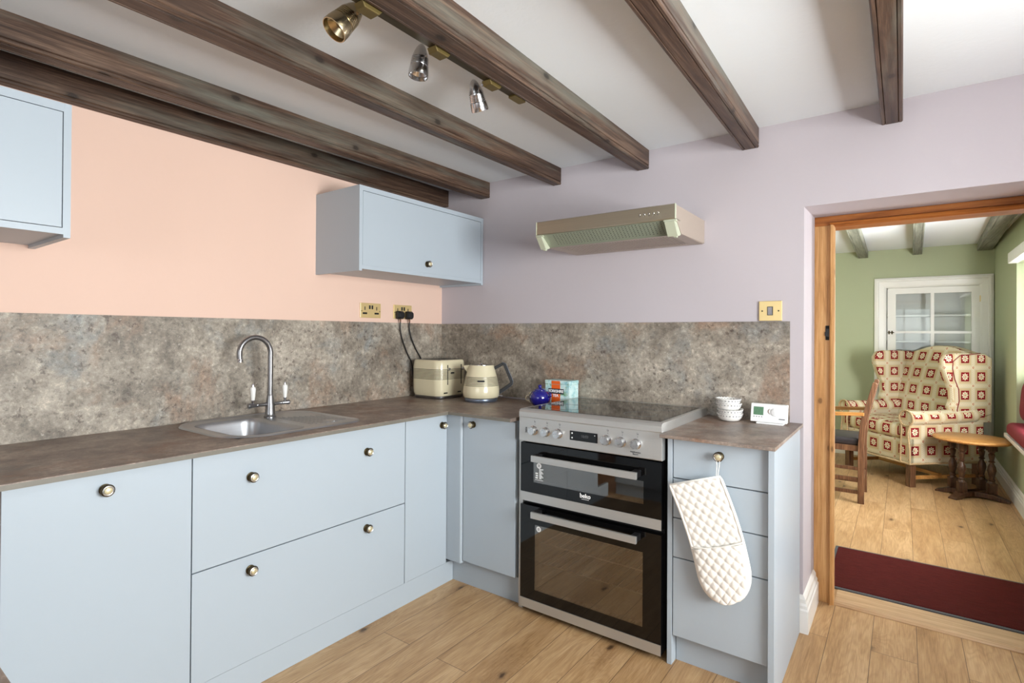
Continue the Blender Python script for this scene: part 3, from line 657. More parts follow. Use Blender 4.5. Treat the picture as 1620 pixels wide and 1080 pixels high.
# control panel
bm = B(); prism(bm, [(-.606, .797), (-.609, .80), (-.609, .907), (-.606, .911), (-.57, .911), (-.57, .797)], 'x', CX_0-.002, CX_1)
obj('control_panel', bm, M['steel_panel'], u, bevel=.001)
YP = -.609
def cknob(x, z):
    bm = B(); xx = x+.006; box(bm, xx-.001, xx+.001, YP-.0006, YP, .881, .884); box(bm, xx-.003, xx+.003, YP-.0006, YP, .8905, .892); box(bm, xx-.003, xx-.002, YP-.0006, YP, .892, .899); box(bm, xx+.002, xx+.003, YP-.0006, YP, .892, .897)
    obj('dial_mark', bm, M['card_black'], u)
    bm = B(); lathe(bm, [(.0215, 0), (.0215, .004), (.0185, .006), (.0185, .008)], (x, YP, z), (0, -1, 0), 32); k = obj('control_knob', bm, M['chrome'], u, smooth=40)
    bm = B(); lathe(bm, [(.0175, .007), (.0195, .010), (.0192, .022), (.0175, .0255), (.0, .0262)], (x, YP, z), (0, -1, 0), 32, cap=False); obj('knob_cap', bm, M['knob_steel'], k, smooth=40)
for x in (1.160, 1.226, 1.292, 1.526, 1.592, 1.658):
    cknob(x, .853)
text('side_lettering', 'beko', .014, (1.117, YP-.0006, .852), (0, 0, 1), (-1, 0, 0), M['card_black'], u, sx=.9)
text('panel_lettering', 'MultiFunction\nElectric', .008, (1.655, YP-.0006, .815), (1, 0, 0), (0, 0, 1), M['card_black'], u)
bm = B(); box(bm, 1.350, 1.484, YP-.002, YP, .833, .874, .0008); dsp = obj('clock_display', bm, M['blackglass'], u)
text('clock_digits', '10:03', .016, (1.424, YP-.0024, .854), (1, 0, 0), (0, 0, 1), M['print_grey'], dsp)
bm = B()
for x, z, r in ((1.362, .864, .0035), (1.362, .844, .0035), (1.472, .864, .002)): lathe(bm, [(r, 0), (r, .0006)], (x, YP-.002, z), (0, -1, 0), 12)
split(obj('display_button', bm, M['print_white'], dsp))
# doors
def oven_door(z0, z1, wx0, wx1, wz0, wz1, hz, strip):
    y0, y1 = CY, CY+.032; ys = y0-.0008
    bm = B()                                    # frame round the window
    box(bm, CX_0+.002, wx0, y0, y1, z0, z1); box(bm, wx1, CX_1-.004, y0, y1, z0, z1); box(bm, wx0, wx1, y0, y1, z0, wz0); box(bm, wx0, wx1, y0, y1, wz1, z1)
    bmesh.ops.remove_doubles(bm, verts=bm.verts[:], dist=1e-5)
    dd = obj('oven_door', bm, M['blackglass'], u)
    bx('oven_window', (wx0, wx1, y0+.0006, y0+.004, wz0, wz1), M['ovenglass'], dd)
    bx('door_strip', (CX_0+.002, CX_1-.004, y0-.003, y0-.0002, strip[0], strip[1]), M['steel_panel'], dd)
    bm = B(); box(bm, 1.172, 1.676, -.652, -.640, hz-.014, hz+.014, .001); h = obj('door_handle', bm, M['steel_panel'], dd)
    bm = B()
    for x in (1.186, 1.660): box(bm, x-.01, x+.016, -.641, y0-.0001, hz-.010, hz+.016, .002)
    split(obj('handle_bracket', bm, M['dark'], h))
    return dd
da = oven_door(.522, .790, 1.152, 1.686, .612, .705, .733, (.522, .563))
db = oven_door(.028, .502, 1.162, 1.684, .118, .418, .478, (.028, .070))
text('logo', 'beko', .026, (1.422, CY-.0006, .596), (1, 0, 0), (0, 0, 1), M['print_white'], da, bold=.0006)
bx('logo_underline', (1.404, 1.440, CY-.001, CY-.0001, .581, .5825), M['print_white'], da)
bm = B()
for k in range(8): box(bm, 1.185+.0, 1.197+.005*((k*5) % 3), CY-.001, CY-.0001, .633+.006*k, .6365+.006*k)
for k in range(3): box(bm, 1.165+.002*(k % 2), 1.178, CY-.001, CY-.0001, .633+.010*k, .639+.010*k)
box(bm, 1.163, 1.206, CY-.001, CY-.0001, .626, .6275); obj('information_sticker', bm, M['print_white'], da)
for dr, x, z in ((da, 1.184, .692), (db, 1.184, .402)):
    bm = B(); lathe(bm, [(.0125, 0), (.0125, .0008)], (x, CY-.0001, z), (0, -1, 0), 24); s = obj('round_sticker', bm, M['print_white'], dr)
    bm = B()
    for k in range(4): box(bm, x-.006+.001*(k % 2), x+.006-.001*(k % 2), CY-.0013, CY-.001, z-.006+.0033*k, z-.0045+.0033*k)
    obj('sticker_print', bm, M['print_grey'], s)

# ---------------------------------------------------------------- cooker hood
u = thing('cooker_hood', 'old stainless steel visor cooker hood fixed to the mauve wall above the hob', 'extractor hood', (1.395, -.01, 1.74))
hx0, hx1 = 1.044, 1.747
side = [(-.001, 1.853), (-.418, 1.853), (-.418, 1.794), (-.405, 1.790), (-.335, 1.737), (-.001, 1.742)]
for a, b_ in ((hx0, hx0+.004), (hx1-.004, hx1)):
    bm = B(); prism(bm, side, 'x', a, b_); obj('side_panel', bm, M['hood_side'], u)
bm = B(); box(bm, hx0+.004, hx1-.004, -.418, -.001, 1.849, 1.853); box(bm, hx0+.004, hx1-.004, -.006, -.001, 1.745, 1.849); obj('top_panel', bm, M['hood_side'], u)
bm = B(); prism(bm, [(-.421, 1.794), (-.421, 1.853), (-.415, 1.856), (-.405, 1.853), (-.415, 1.850), (-.415, 1.794), (-.36, 1.792), (-.36, 1.789), (-.418, 1.789)], 'x', hx0-.002, hx1+.002); obj('fascia', bm, M['hood_steel'], u, bevel=.0008)
bm = B()
for x in (hx0-.003, hx1-.001): box(bm, x, x+.004, -.423, -.412, 1.790, 1.855, .0008)
split(obj('fascia_end_cap', bm, M['hood_plastic'], u))
bm = B()
for k in range(5):
    x = 1.592+k*.021; lathe(bm, [(.004, 0), (.004, .006), (.003, .008)], (x, -.421, 1.823), (0, -1, 0), 10); box(bm, x-.001, x+.001, -.434, -.427, 1.811, 1.826, .0004)
split(obj('control_slider', bm, M['chrome'], u))
# grille underneath
bm = B(); box(bm, hx0+.004, hx1-.004, -.335, -.30, 1.737, 1.741); box(bm, hx0+.004, hx1-.004, -.05, -.006, 1.739, 1.744); box(bm, hx0+.004, hx0+.06, -.30, -.05, 1.738, 1.742); box(bm, hx1-.06, hx1-.004, -.30, -.05, 1.738, 1.742)
n = 42
for k in range(n): x = hx0+.06+(hx1-hx0-.12)*(k+.5)/n; box(bm, x-.0036, x+.0036, -.30, -.05, 1.738, 1.7405)
obj('grille', bm, M['hood_side'], u)
bx('filter', (hx0+.05, hx1-.05, -.31, -.04, 1.7445, 1.747), M['dark'], u)
# visor flap: glass slope with ribs, plastic ends
bm = B(); prism(bm, [(-.414, 1.788), (-.342, 1.735), (-.338, 1.738), (-.410, 1.791)], 'x', hx0+.02, hx1-.02); vis = obj('visor', bm, M['visor'], u)
bm = B()
dirv = Vector((0, .072, -.053)).normalized()
for k in range(34):
    x = hx0+.09+k*.0165
    for j in range(7): p = Vector((x, -.4125+.001, 1.7865))+dirv*(.006+.0105*j); box(bm, p.x-.0022, p.x+.0022, p.y-.0012, p.y+.0006, p.z-.0012, p.z+.0008)
obj('visor_slots', bm, M['dark'], vis)
bm = B(); prism(bm, [(-.402, 1.789), (-.335, 1.741), (-.332, 1.744), (-.398, 1.792)], 'x', hx0+.006, hx1-.006); obj('lamp_backing', bm, M['hood_plastic'], u)
for a, b_, x in ((hx0+.001, hx0+.030, hx0+.01), (hx1-.045, hx1-.002, hx1-.02)):
    bm = B(); prism(bm, [(-.419, 1.789), (-.424, 1.778), (-.380, 1.722), (-.350, 1.728), (-.338, 1.736), (-.40, 1.789)], 'x', a, b_); box(bm, a-.006, b_+.006, -.421, -.40, 1.781, 1.788, .001)
    lathe(bm, [(.013, -.006), (.013, .006)], (x+.004, -.362, 1.731), (1, 0, 0), 16); obj('visor_bracket', bm, M['hood_plastic'], u)

# ---------------------------------------------------------------- sockets, switch
def socket(label, y0, y1, z0, z1):
    u = thing('double_socket', label, 'socket', (.001, (y0+y1)/2, z0), group='brass double sockets')
    yc = (y0+y1)/2; bm = B(); box(bm, .0005, .0065, y0, y1, z0, z1, .002); pl = obj('faceplate', bm, M['gold'], u)
    bm = B()
    for s in (-1, 1):
        y = yc+s*.043; box(bm, .0062, .0068, y-.003, y+.003, (z0+z1)/2-.002+.004, (z0+z1)/2+.022)
        for q in (-1, 1): box(bm, .0062, .0068, y+q*.011-.0045, y+q*.011+.0045, (z0+z1)/2-.020, (z0+z1)/2-.014)
        box(bm, .0062, .0068, y-.016, y+.016, (z0+z1)/2-.022, (z0+z1)/2-.012)
    split(obj('pin_slots', bm, M['dark'], pl))
    bm = B()
    for s in (-1, 1): box(bm, .0066, .0105, yc+s*.0095-.005, yc+s*.0095+.005, (z0+z1)/2+.008, (z0+z1)/2+.030, .001)
    split(obj('rocker_switch', bm, M['dark'], pl))
    bm = B()
    for s in (-1, 1): lathe(bm, [(.003, 0), (.003, .001)], (.0065, yc+s*.066, (z0+z1)/2-.004), (1, 0, 0), 12)
    split(obj('screw', bm, M['brass_dark'], pl))
socket('brass double socket with nothing plugged in, left of the other socket', -.681, -.531, 1.384, 1.470)
socket('brass double socket with two black plugs in it, above the toaster', -.431, -.281, 1.384, 1.470)
u = thing('light_switch', 'square brass light switch with one rocker beside the doorway', 'switch', (2.044, -.001, 1.362))
bm = B(); box(bm, 1.996, 2.092, -.0075, -.0005, 1.3615, 1.452, .002); pl = obj('faceplate', bm, M['gold'], u)
bm = B(); box(bm, 2.031, 2.055, -.0082, -.0074, 1.387, 1.427); obj('rocker_surround', bm, M['dark'], pl)
bm = B(); prism(bm, [(-.0078, 1.389), (-.009, 1.389), (-.0125, 1.424), (-.0078, 1.424)], 'x', 2.034, 2.052); obj('rocker', bm, M['chrome'], pl)
bm = B()
for x in (2.010, 2.078): lathe(bm, [(.0035, 0), (.0035, .001)], (x, -.0075, 1.407), (0, -1, 0), 14)
split(obj('screw', bm, M['brass_dark'], pl))
def cord(label, y, pts):
    u = thing('power_cord', label, 'power cord', (.02, y, 1.37), group='black power cords')
    bm = B(); zc = 1.412
    loft(bm, [[(.0125, y+(a-0)*1, zc+b_) for a, b_ in rrect(-.026, .026, -.030, .020, .010, 4)], [(.030, y+a, zc+b_) for a, b_ in rrect(-.025, .025, -.030, .020, .012, 4)], [(.046, y+a, zc+b_) for a, b_ in rrect(-.017, .017, -.024, .013, .012, 4)]])
    box(bm, .006, .0124, y-.003, y+.003, zc+.004, zc+.012)
    pg = obj('plug', bm, M['dark'], u, bevel=.002)
    bm = B(); lathe(bm, [(.006, 0), (.0045, .018)], (.026, y, zc-.029), (0, 0, -1), 12); obj('strain_relief', bm, M['copper'], pg)
    P = [(.026, y, zc-.047)]+pts
    # smooth with Catmull-Rom
    V = [Vector(p) for p in P]; V = [V[0]*2-V[1]]+V+[V[-1]*2-V[-2]]; out = []
    for i in range(1, len(V)-2):
        for k in range(8):
            t = k/8; out.append(.5*((2*V[i])+(-V[i-1]+V[i+1])*t+(2*V[i-1]-5*V[i]+4*V[i+1]-V[i+2])*t*t+(-V[i-1]+3*V[i]-3*V[i+1]+V[i+2])*t**3))
    out.append(V[-2]); bm = B(); tube(bm, out, .0038, 8); obj('flex', bm, M['dark'], u, smooth=60)
cord('black power cord from the left plug, dropping behind the toaster', -.394, [(.024, -.392, 1.32), (.022, -.375, 1.26), (.020, -.335, 1.18), (.020, -.290, 1.10), (.018, -.27, .98), (.020, -.25, .907)])
cord('black power cord from the right plug, dropping behind the toaster', -.318, [(.024, -.318, 1.33), (.022, -.30, 1.27), (.020, -.26, 1.20), (.020, -.20, 1.11), (.018, -.17, .98), (.020, -.15, .907)])

# ---------------------------------------------------------------- toaster
u = thing('toaster', 'cream four-slice toaster with ribbed band, in the worktop corner', 'toaster', (.18, -.21, WZT))
TC = (.182, -.212); hw, hd = .128, .128
def tring(z, k, r=.056): return [(x, y, z) for x, y in rrect(TC[0]-hw*k, TC[0]+hw*k, TC[1]-hd*k, TC[1]+hd*k, r*k, 7)]
bm = B(); zs = [(.018, .945), (.035, .985), (.06, 1.0), (.11, 1.008)]
RB = [.118+j*.0082 for j in range(8)]
for z in RB: zs += [(z, 1.008), (z+.0006, .990), (z+.0032, .990), (z+.0038, 1.008)]
zs += [(.19, 1.002), (.214, .985), (.228, .965), (.233, .93), (.2345, .90)]
R_ = loft(bm, [tring(WZT+z, k) for z, k in zs], caps=False); bm.faces.new(R_[0][::-1]); bm.faces.new(R_[-1]); obj('toaster_body', bm, M['cream'], u, smooth=38)
bm = B()
for z in RB: loft(bm, [tring(WZT+z+.0005, .991), tring(WZT+z+.0005, .998), tring(WZT+z+.0033, .998), tring(WZT+z+.0033, .991)], caps=False)
obj('ribbed_band', bm, M['rib'], u)['label'] = 'dark metallic lines of the ribbed band'
bm = B(); loft(bm, [tring(WZT+.001, .90), tring(WZT+.006, .945), tring(WZT+.018, .955)]); obj('base_plinth', bm, M['steel'], u, smooth=40)
bm = B(); zt = WZT+.2345
for dy in (-.085, -.032, .032, .085): box(bm, TC[0]-.09, TC[0]+.09, TC[1]+dy-.014, TC[1]+dy+.014, zt-.001, zt+.001)
obj('bread_slot', bm, M['void'], u)
bm = B(); box(bm, TC[0]-.105, TC[0]+.105, TC[1]-.108, TC[1]+.108, zt-.001, zt+.0006); obj('top_plate', bm, M['chrome'], u)
xf = TC[0]+hw*1.008
for y in (-.272, -.150):
    bm = B(); box(bm, xf-.001, xf+.0008, y-.003, y+.003, WZT+.085, WZT+.205); sl = obj('lever_slot', bm, M['void'], u)
    bm = B(); box(bm, xf, xf+.012, y-.003, y+.003, WZT+.178, WZT+.184, .001); lathe(bm, [(.007, .01), (.008, .014), (.006, .018)], (xf, y, WZT+.181), (1, 0, 0), 14); obj('lever', bm, M['chrome'], sl)
    bm = B(); box(bm, xf-.001, xf+.004, y-.032, y-.004, WZT+.034, WZT+.041, .001); obj('browning_slider', bm, M['dark'], u)
bx('badge', (xf-.002, xf+.0015, -.245, -.215, WZT+.150, WZT+.159), M['dark'], u)

# ---------------------------------------------------------------- kettle
KX, KY = .525, -.215
u = thing('kettle', 'cream ribbed electric kettle with black and grey angled handle, right of the toaster', 'kettle', (KX, KY, WZT))
bm = B(); lathe(bm, [(.085, .0005), (.094, .002), (.096, .008), (.097, .016), (.095, .020)], (KX, KY, WZT), (0, 0, 1), 48); obj('power_base', bm, M['greyhandle'], u, smooth=40)
bm = B(); pf = [(.094, .021), (.102, .026), (.107, .04), (.1075, .055), (.1065, .075), (.104, .092)]
KB = []
for j in range(7): z = .094+j*.0080; r0 = .1035-(z-.094)*.20; KB.append((z, r0)); pf += [(r0, z), (r0-.0022, z+.0006), (r0-.0024, z+.0032), (r0-.0007, z+.0038)]
pf += [(.091, .152), (.084, .175), (.0775, .198), (.0755, .207), (.0735, .211), (.070, .212)]
lathe(bm, pf, (KX, KY, WZT), (0, 0, 1), 56); obj('kettle_body', bm, M['cream'], u, smooth=38)
bm = B()
for z, r0 in KB: lathe(bm, [(r0-.003, z+.0005), (r0-.0008, z+.0005), (r0-.0012, z+.0033), (r0-.0034, z+.0033)], (KX, KY, WZT), (0, 0, 1), 56, cap=False)
obj('ribbed_band', bm, M['rib'], u, smooth=38)['label'] = 'dark metallic lines of the ribbed band'
bm = B(); lathe(bm, [(.066, .211), (.066, .214), (.058, .216), (.03, .2165), (.012, .217), (.010, .222), (.0, .223)], (KX, KY, WZT), (0, 0, 1), 40, cap=False); obj('lid', bm, M['chrome'], u, smooth=40)
hd_ = Vector((.80, .60, 0)).normalized(); sd = -hd_
def kp(r, z, w=0): p = Vector((KX, KY, WZT+z))+hd_*r+Vector((-hd_.y, hd_.x, 0))*w; return tuple(p)
# spout
bm = B(); loft(bm, [[kp(-r, z, w) for r, z, w in ((.070, .150, -.016), (.070, .150, .016), (.070, .212, .024), (.070, .212, -.024))], [kp(-r, z, w) for r, z, w in ((.096, .186, -.006), (.096, .186, .006), (.106, .208, .012), (.106, .208, -.012))]])
obj('spout', bm, M['cream'], u, bevel=.003, smooth=60)
def strap(pts, wd, th, mat, name, par):
    bm = B(); rings = []
    for i, (r, z) in enumerate(pts):
        a = Vector(pts[max(0, i-1)]); b_ = Vector(pts[min(len(pts)-1, i+1)]); t = (b_-a).normalized(); n_ = Vector((-t.y, t.x))
        rings.append([kp(r+n_.x*th/2, z+n_.y*th/2, wd/2), kp(r+n_.x*th/2, z+n_.y*th/2, -wd/2), kp(r-n_.x*th/2, z-n_.y*th/2, -wd/2), kp(r-n_.x*th/2, z-n_.y*th/2, wd/2)])
    loft(bm, rings); return obj(name, bm, mat, par, bevel=.002, smooth=50)
hp = [(.074, .192), (.10, .205), (.125, .219), (.136, .215), (.150, .182), (.166, .145), (.178, .115), (.176, .104), (.165, .094), (.135, .072), (.104, .052)]
h = strap(hp, .030, .017, M['dark'], 'handle', u)
hq = []
for i in range(2, len(hp)):
    a = Vector(hp[i-1]); b_ = Vector(hp[min(len(hp)-1, i+1)]); t = (b_-a).normalized(); hq.append((hp[i][0]-t.y*.0092, hp[i][1]+t.x*.0092))
strap(hq, .024, .0035, M['greyhandle'], 'handle_edge', h)
bm = B(); cyl(bm, kp(.09, .034), kp(.125, .030), .004, 10); obj('switch_lever', bm, M['chrome'], u)
bd = Vector((.62, -.78, 0)).normalized(); tn = Vector((-bd.y, bd.x, 0)); c = Vector((KX, KY, WZT+.124))+bd*.099
bm = B(); loft(bm, [[tuple(c+tn*a+Vector((0, 0, b_))+bd*dd_) for a, b_ in rrect(-.021, .021, -.0055, .0055, .005, 4)] for dd_ in (-.01, .0025)]); obj('badge', bm, M['dark'], u)

# ---------------------------------------------------------------- small things by the hob
u = thing('lidded_pot', 'shiny cobalt blue round lidded pot beside the tea tin', 'pot', (.915, -.182, WZT))
bm = B(); lathe(bm, [(.032, 0), (.038, .004), (.054, .022), (.060, .042), (.058, .060), (.047, .078), (.034, .086), (.030, .087)], (.915, -.182, WZT), (0, 0, 1), 40); obj('pot_body', bm, M['blueglaze'], u, smooth=50)
bm = B(); lathe(bm, [(.034, .086), (.034, .089), (.024, .095), (.010, .099), (.007, .102), (.009, .106), (.011, .111), (.008, .116), (.0, .118)], (.915, -.182, WZT), (0, 0, 1), 32, cap=False); obj('pot_lid', bm, M['blueglaze'], u, smooth=50)
bm = B(); tube(bm, [(.971, -.185, .955), (.985, -.19, .955), (.992, -.192, .962), (.99, -.19, .972), (.975, -.186, .976)], .005, 8); obj('pot_handle', bm, M['blueglaze'], u, smooth=60)
u = thing('mug', 'small cream ribbed mug half hidden behind the blue pot', 'mug', (.825, -.105, WZT))
bm = B(); pf = [(.022, 0), (.026, .002)]+[(.028+.0016*math.sin(k*1.7), .006+k*.004) for k in range(14)]+[(.027, .064), (.0245, .064), (.0245, .012), (0, .01)]
lathe(bm, pf, (.825, -.105, WZT), (0, 0, 1), 28, cap=False); obj('mug_body', bm, M['cream'], u, smooth=40)
bm = B(); tube(bm, [(.801, -.12, .945), (.788, -.128, .943), (.784, -.13, .93), (.788, -.128, .916), (.802, -.12, .914)], .0035, 8); obj('mug_handle', bm, M['cream'], u, smooth=60)
tx0, tx1, ty0, ty1, tz = .908, 1.066, -.118, -.020, 1.040
u = thing('tea_tin', 'pale blue printed tea tin with an orange stripe reading YORKSHIRE TEA', 'tin', ((tx0+tx1)/2, -.07, WZT))
bm = B(); box(bm, tx0, tx1, ty0, ty1, WZT+.0005, tz-.022, .003); obj('tin_body', bm, M['tin'], u)
bm = B(); box(bm, tx0-.0015, tx1+.0015, ty0-.0015, ty1+.0015, tz-.022, tz, .004); obj('tin_lid', bm, M['tin'], u)
ox0, ox1 = tx0+.043, tx0+.098
bx('orange_stripe', (ox0, ox1, ty0-.0012, ty0-.0001, WZT+.004, tz-.023), M['card_orange'], u)
bx('lid_stripe', (ox0, ox1, ty0-.0024, ty0-.0015, tz-.021, tz-.003), M['card_orange'], u)
bx('title_panel', (tx0+.022, tx0+.122, ty0-.0018, ty0-.0012, WZT+.066, WZT+.094), M['card_black'], u)
text('title', 'YORKSHIRE', .0215, ((ox0+ox1)/2+.001, ty0-.0024, WZT+.080), (1, 0, 0), (0, 0, 1), M['print_white'], u, bold=.0006, sx=.86)
text('title', 'TEA', .021, ((ox0+ox1)/2-.002, ty0-.0018, WZT+.056), (1, 0, 0), (0, 0, 1), M['print_white'], u, bold=.0006)
# ---- bowls
def bowl(zb, dx, dy, rot, tilt, label):
    o = thing('fluted_bowl', label, 'bowl', (1.897+dx, -.115+dy, zb), rot, 'stack of small white fluted bowls'); o.rotation_euler[0] = tilt
    bm = B(); seg = 48; rings = []
    for r, z in ((.030, .0), (.040, .003), (.047, .012), (.051, .022), (.0535, .030), (.055, .0335), (.052, .0335), (.049, .024), (.044, .012), (.034, .006), (.0001, .005)):
        fl = .0018 if z > .012 else .0005
        rings.append([((r+fl*math.cos(24*2*PI*i/seg))*math.cos(2*PI*i/seg), (r+fl*math.cos(24*2*PI*i/seg))*math.sin(2*PI*i/seg), z+(.0016*math.cos(24*2*PI*i/seg) if z > .03 else 0)) for i in range(seg)])
    R_ = loft(bm, rings, caps=False); bm.faces.new(R_[0][::-1]); obj('bowl_body', bm, M['porcelain'], o, local=True, smooth=60)
    bm = B()
    for i in range(24):
        a = 2*PI*i/24; r = .0525; box(bm, r*math.cos(a)-.0015, r*math.cos(a)+.0015, r*math.sin(a)-.0015, r*math.sin(a)+.0015, .0225, .0285)
    obj('rim_fluting', bm, M['print_grey'], o, local=True)
wt2 = .909
bowl(wt2+.0005, 0, 0, 0, 0, 'white fluted bowl at the bottom of the stack of four')
bowl(wt2+.0205, .001, .001, .1, math.radians(2.5), 'white fluted bowl second from the bottom of the stack of four')
bowl(wt2+.046, -.005, 0, .2, math.radians(-2), 'white fluted bowl second from the top of the stack of four')
bowl(wt2+.067, -.007, 0, .3, 0, 'white fluted bowl on top of the stack of four')
bm = B(); tube(bm, [(1.835, -.060, wt2+.004), (1.845, -.062, wt2+.0045), (1.87, -.05, wt2+.004)], [.003, .0035, .003], 8)
tag(obj('teaspoon', bm, M['chrome'], smooth=60), 'end of a small spoon poking out left of the white bowls', 'spoon')
# ---- thermostat
u = thing('thermostat', 'white room thermostat with green display leaning on the splashback', 'thermostat', (2.06, -.085, wt2))
tl = math.radians(14)
def tp(a, z, d_=0): return (a, -.105+z*math.sin(tl)*1.0-d_*math.cos(tl), wt2+.004+z*math.cos(tl)+d_*math.sin(tl)*0)
def tbox(bm, a0, a1, z0, z1, d0, d1):
    loft(bm, [[tp(a0, z0, d0), tp(a1, z0, d0), tp(a1, z1, d0), tp(a0, z1, d0)], [tp(a0, z0, d1), tp(a1, z0, d1), tp(a1, z1, d1), tp(a0, z1, d1)]])
bm = B(); tbox(bm, 1.984, 2.131, .004, .084, -.010, .014); obj('thermostat_body', bm, M['white_plastic'], u, bevel=.0025)
bm = B(); tbox(bm, 1.996, 2.036, .034, .070, .0142, .0152); obj('display', bm, M['lcd'], u)
bm = B(); tube(bm, [tp(2.068-.013*math.cos(math.radians(a)), .052+.013*math.sin(math.radians(a)), .0145) for a in range(-60, 65, 12)], [.0003+.0014*math.cos(math.radians(a*1.35)) for a in range(-60, 65, 12)], 8); obj('dial_crescent', bm, M['copper'], u)
bm = B(); c = Vector(tp(2.084, .050, .014)); nrm = Vector((0, -math.cos(tl), math.sin(tl))); lathe(bm, [(.0175, 0), (.0170, .004), (.0155, .005), (.0, .0052)], c, nrm, 32, cap=False); obj('dial', bm, M['white_plastic'], u, smooth=40)
bm = B()
for k in range(4): tbox(bm, 1.996+.0105*k, 2.001+.0105*k, .025, .028, .0141, .0147)
tbox(bm, 2.098, 2.122, .0195, .0235, .0141, .0146)
obj('thermostat_print', bm, M['print_grey'], u)
bm = B(); box(bm, 2.01, 2.118, -.130, -.075, wt2+.0005, wt2+.007, .002); obj('stand', bm, M['white_plastic'], u)

# ---------------------------------------------------------------- oven glove
u = thing('oven_glove', 'cream quilted double oven glove hanging by its loop from the top drawer knob', 'oven glove', (1.95, -.62, .34))
Pts = [(1.804, .704), (1.987, .783), (2.045, .574), (2.098, .462), (2.104, .41), (2.088, .372), (2.055, .345), (2.012, .333), (1.972, .340), (1.940, .366), (1.918, .41), (1.872, .516)]
# local frame along the glove
A0 = Vector((1.8955, .7435)); A1 = Vector((2.025, .352)); ax = (A1-A0).normalized(); px = Vector((-ax.y, ax.x)) # px points right/up
LEN = .440
def half(t):                                    # half width along length 0..1
    if t < .72: return .0985-.006*t
    s = (t-.72)/.28; return .0942*math.sqrt(max(0, 1-s**2.3))
def gp(t, s):                                   # 3D from length t (0..1) and side s (-1..1)
    bend = .014*math.sin(t*PI); c = A0+ax*(t*LEN)+px*(bend-.012*t*t*1.2); q = c+px*(s*half(t)); return q
NU, NV = 110, 46
def quilt(t, s, k=1):
    u_ = s*half(t); v_ = t*LEN; a = (u_+v_*.82)/.036; b_ = (u_-v_*.82)/.036
    return .0058*(abs(math.sin(a*PI/1.0))*abs(math.sin(b_*PI/1.0)))**.32*min(1, (1-abs(s))*9)
def gsheet(t0, t1, yb, lift=0, bow=0):
    bm = B(); rows = []
    for i in range(NU+1):
        t = t0+(t1-t0)*i/NU; t = min(t, .9985); row = []
        for j in range(NV+1):
            s = -1+2*j/NV; q = gp(t, s); h = quilt(t, s)+lift*(1-s*s)**.5*(1 if bow == 0 else (1-(i/NU))**2*bow+1)
            row.append(bm.verts.new((q.x, yb-h, q.y)))
        rows.append(row)
    for a, b_ in zip(rows, rows[1:]):
        for j in range(NV): bm.faces.new((a[j], a[j+1], b_[j+1], b_[j]))
    back = [[bm.verts.new((v.co.x, yb+.006, v.co.z)) for v in (rows[i] if True else 0)] for i in (0, NU)]
    return bm, rows
def solid(bm):
    r = bmesh.ops.solidify(bm, geom=bm.faces[:], thickness=.004); return bm
yg = -.6145
bm, _ = gsheet(0, 1, yg, .004); bmesh.ops.delete(bm, geom=[v for v in bm.verts if not v.link_faces], context='VERTS'); o = obj('quilted_panel', bm, M['cotton'], u, smooth=180); md = o.modifiers.new('s', 'SOLIDIFY'); md.thickness = .008; md.offset = 0
bm, _ = gsheet(.545, 1, yg-.008, .009, .5); bmesh.ops.delete(bm, geom=[v for v in bm.verts if not v.link_faces], context='VERTS'); o = obj('hand_pocket', bm, M['cotton'], u, smooth=180); md = o.modifiers.new('s', 'SOLIDIFY'); md.thickness = .004; md.offset = 0
edge = [gp(t/40, -1) for t in range(0, 40)]+[gp(.9985, -1)]+[gp(t/40, 1) for t in range(39, -1, -1)]
bm = B(); tube(bm, [(p.x, yg-.004, p.y) for p in edge], .0062, 10, True); obj('binding', bm, M['cotton'], u, smooth=60)
bm = B(); pk = [gp(.545, -1+2*j/20) for j in range(21)]; tube(bm, [(p.x, yg-.012-.011*(1-(-1+j/10)**2)**.5, p.y+.008*abs(-1+j/10)**2) for j, p in enumerate(pk)], .0028, 8); obj('pocket_binding', bm, M['cotton'], u, smooth=60)
bm = B(); q = gp(.0, .86)
tube(bm, [(q.x-.002, yg-.001, q.y+.001), (1.9755, -.612, .815), (1.9705, -.6065, .838), (1.9715, -.600, .848), (1.977, -.5975, .8525), (1.9825, -.600, .848), (1.984, -.6065, .838), (1.984, -.612, .815), (q.x+.003, yg-.001, q.y+.001)], .0013, 8)
obj('hanging_loop', bm, M['white_rope'], u, smooth=60)

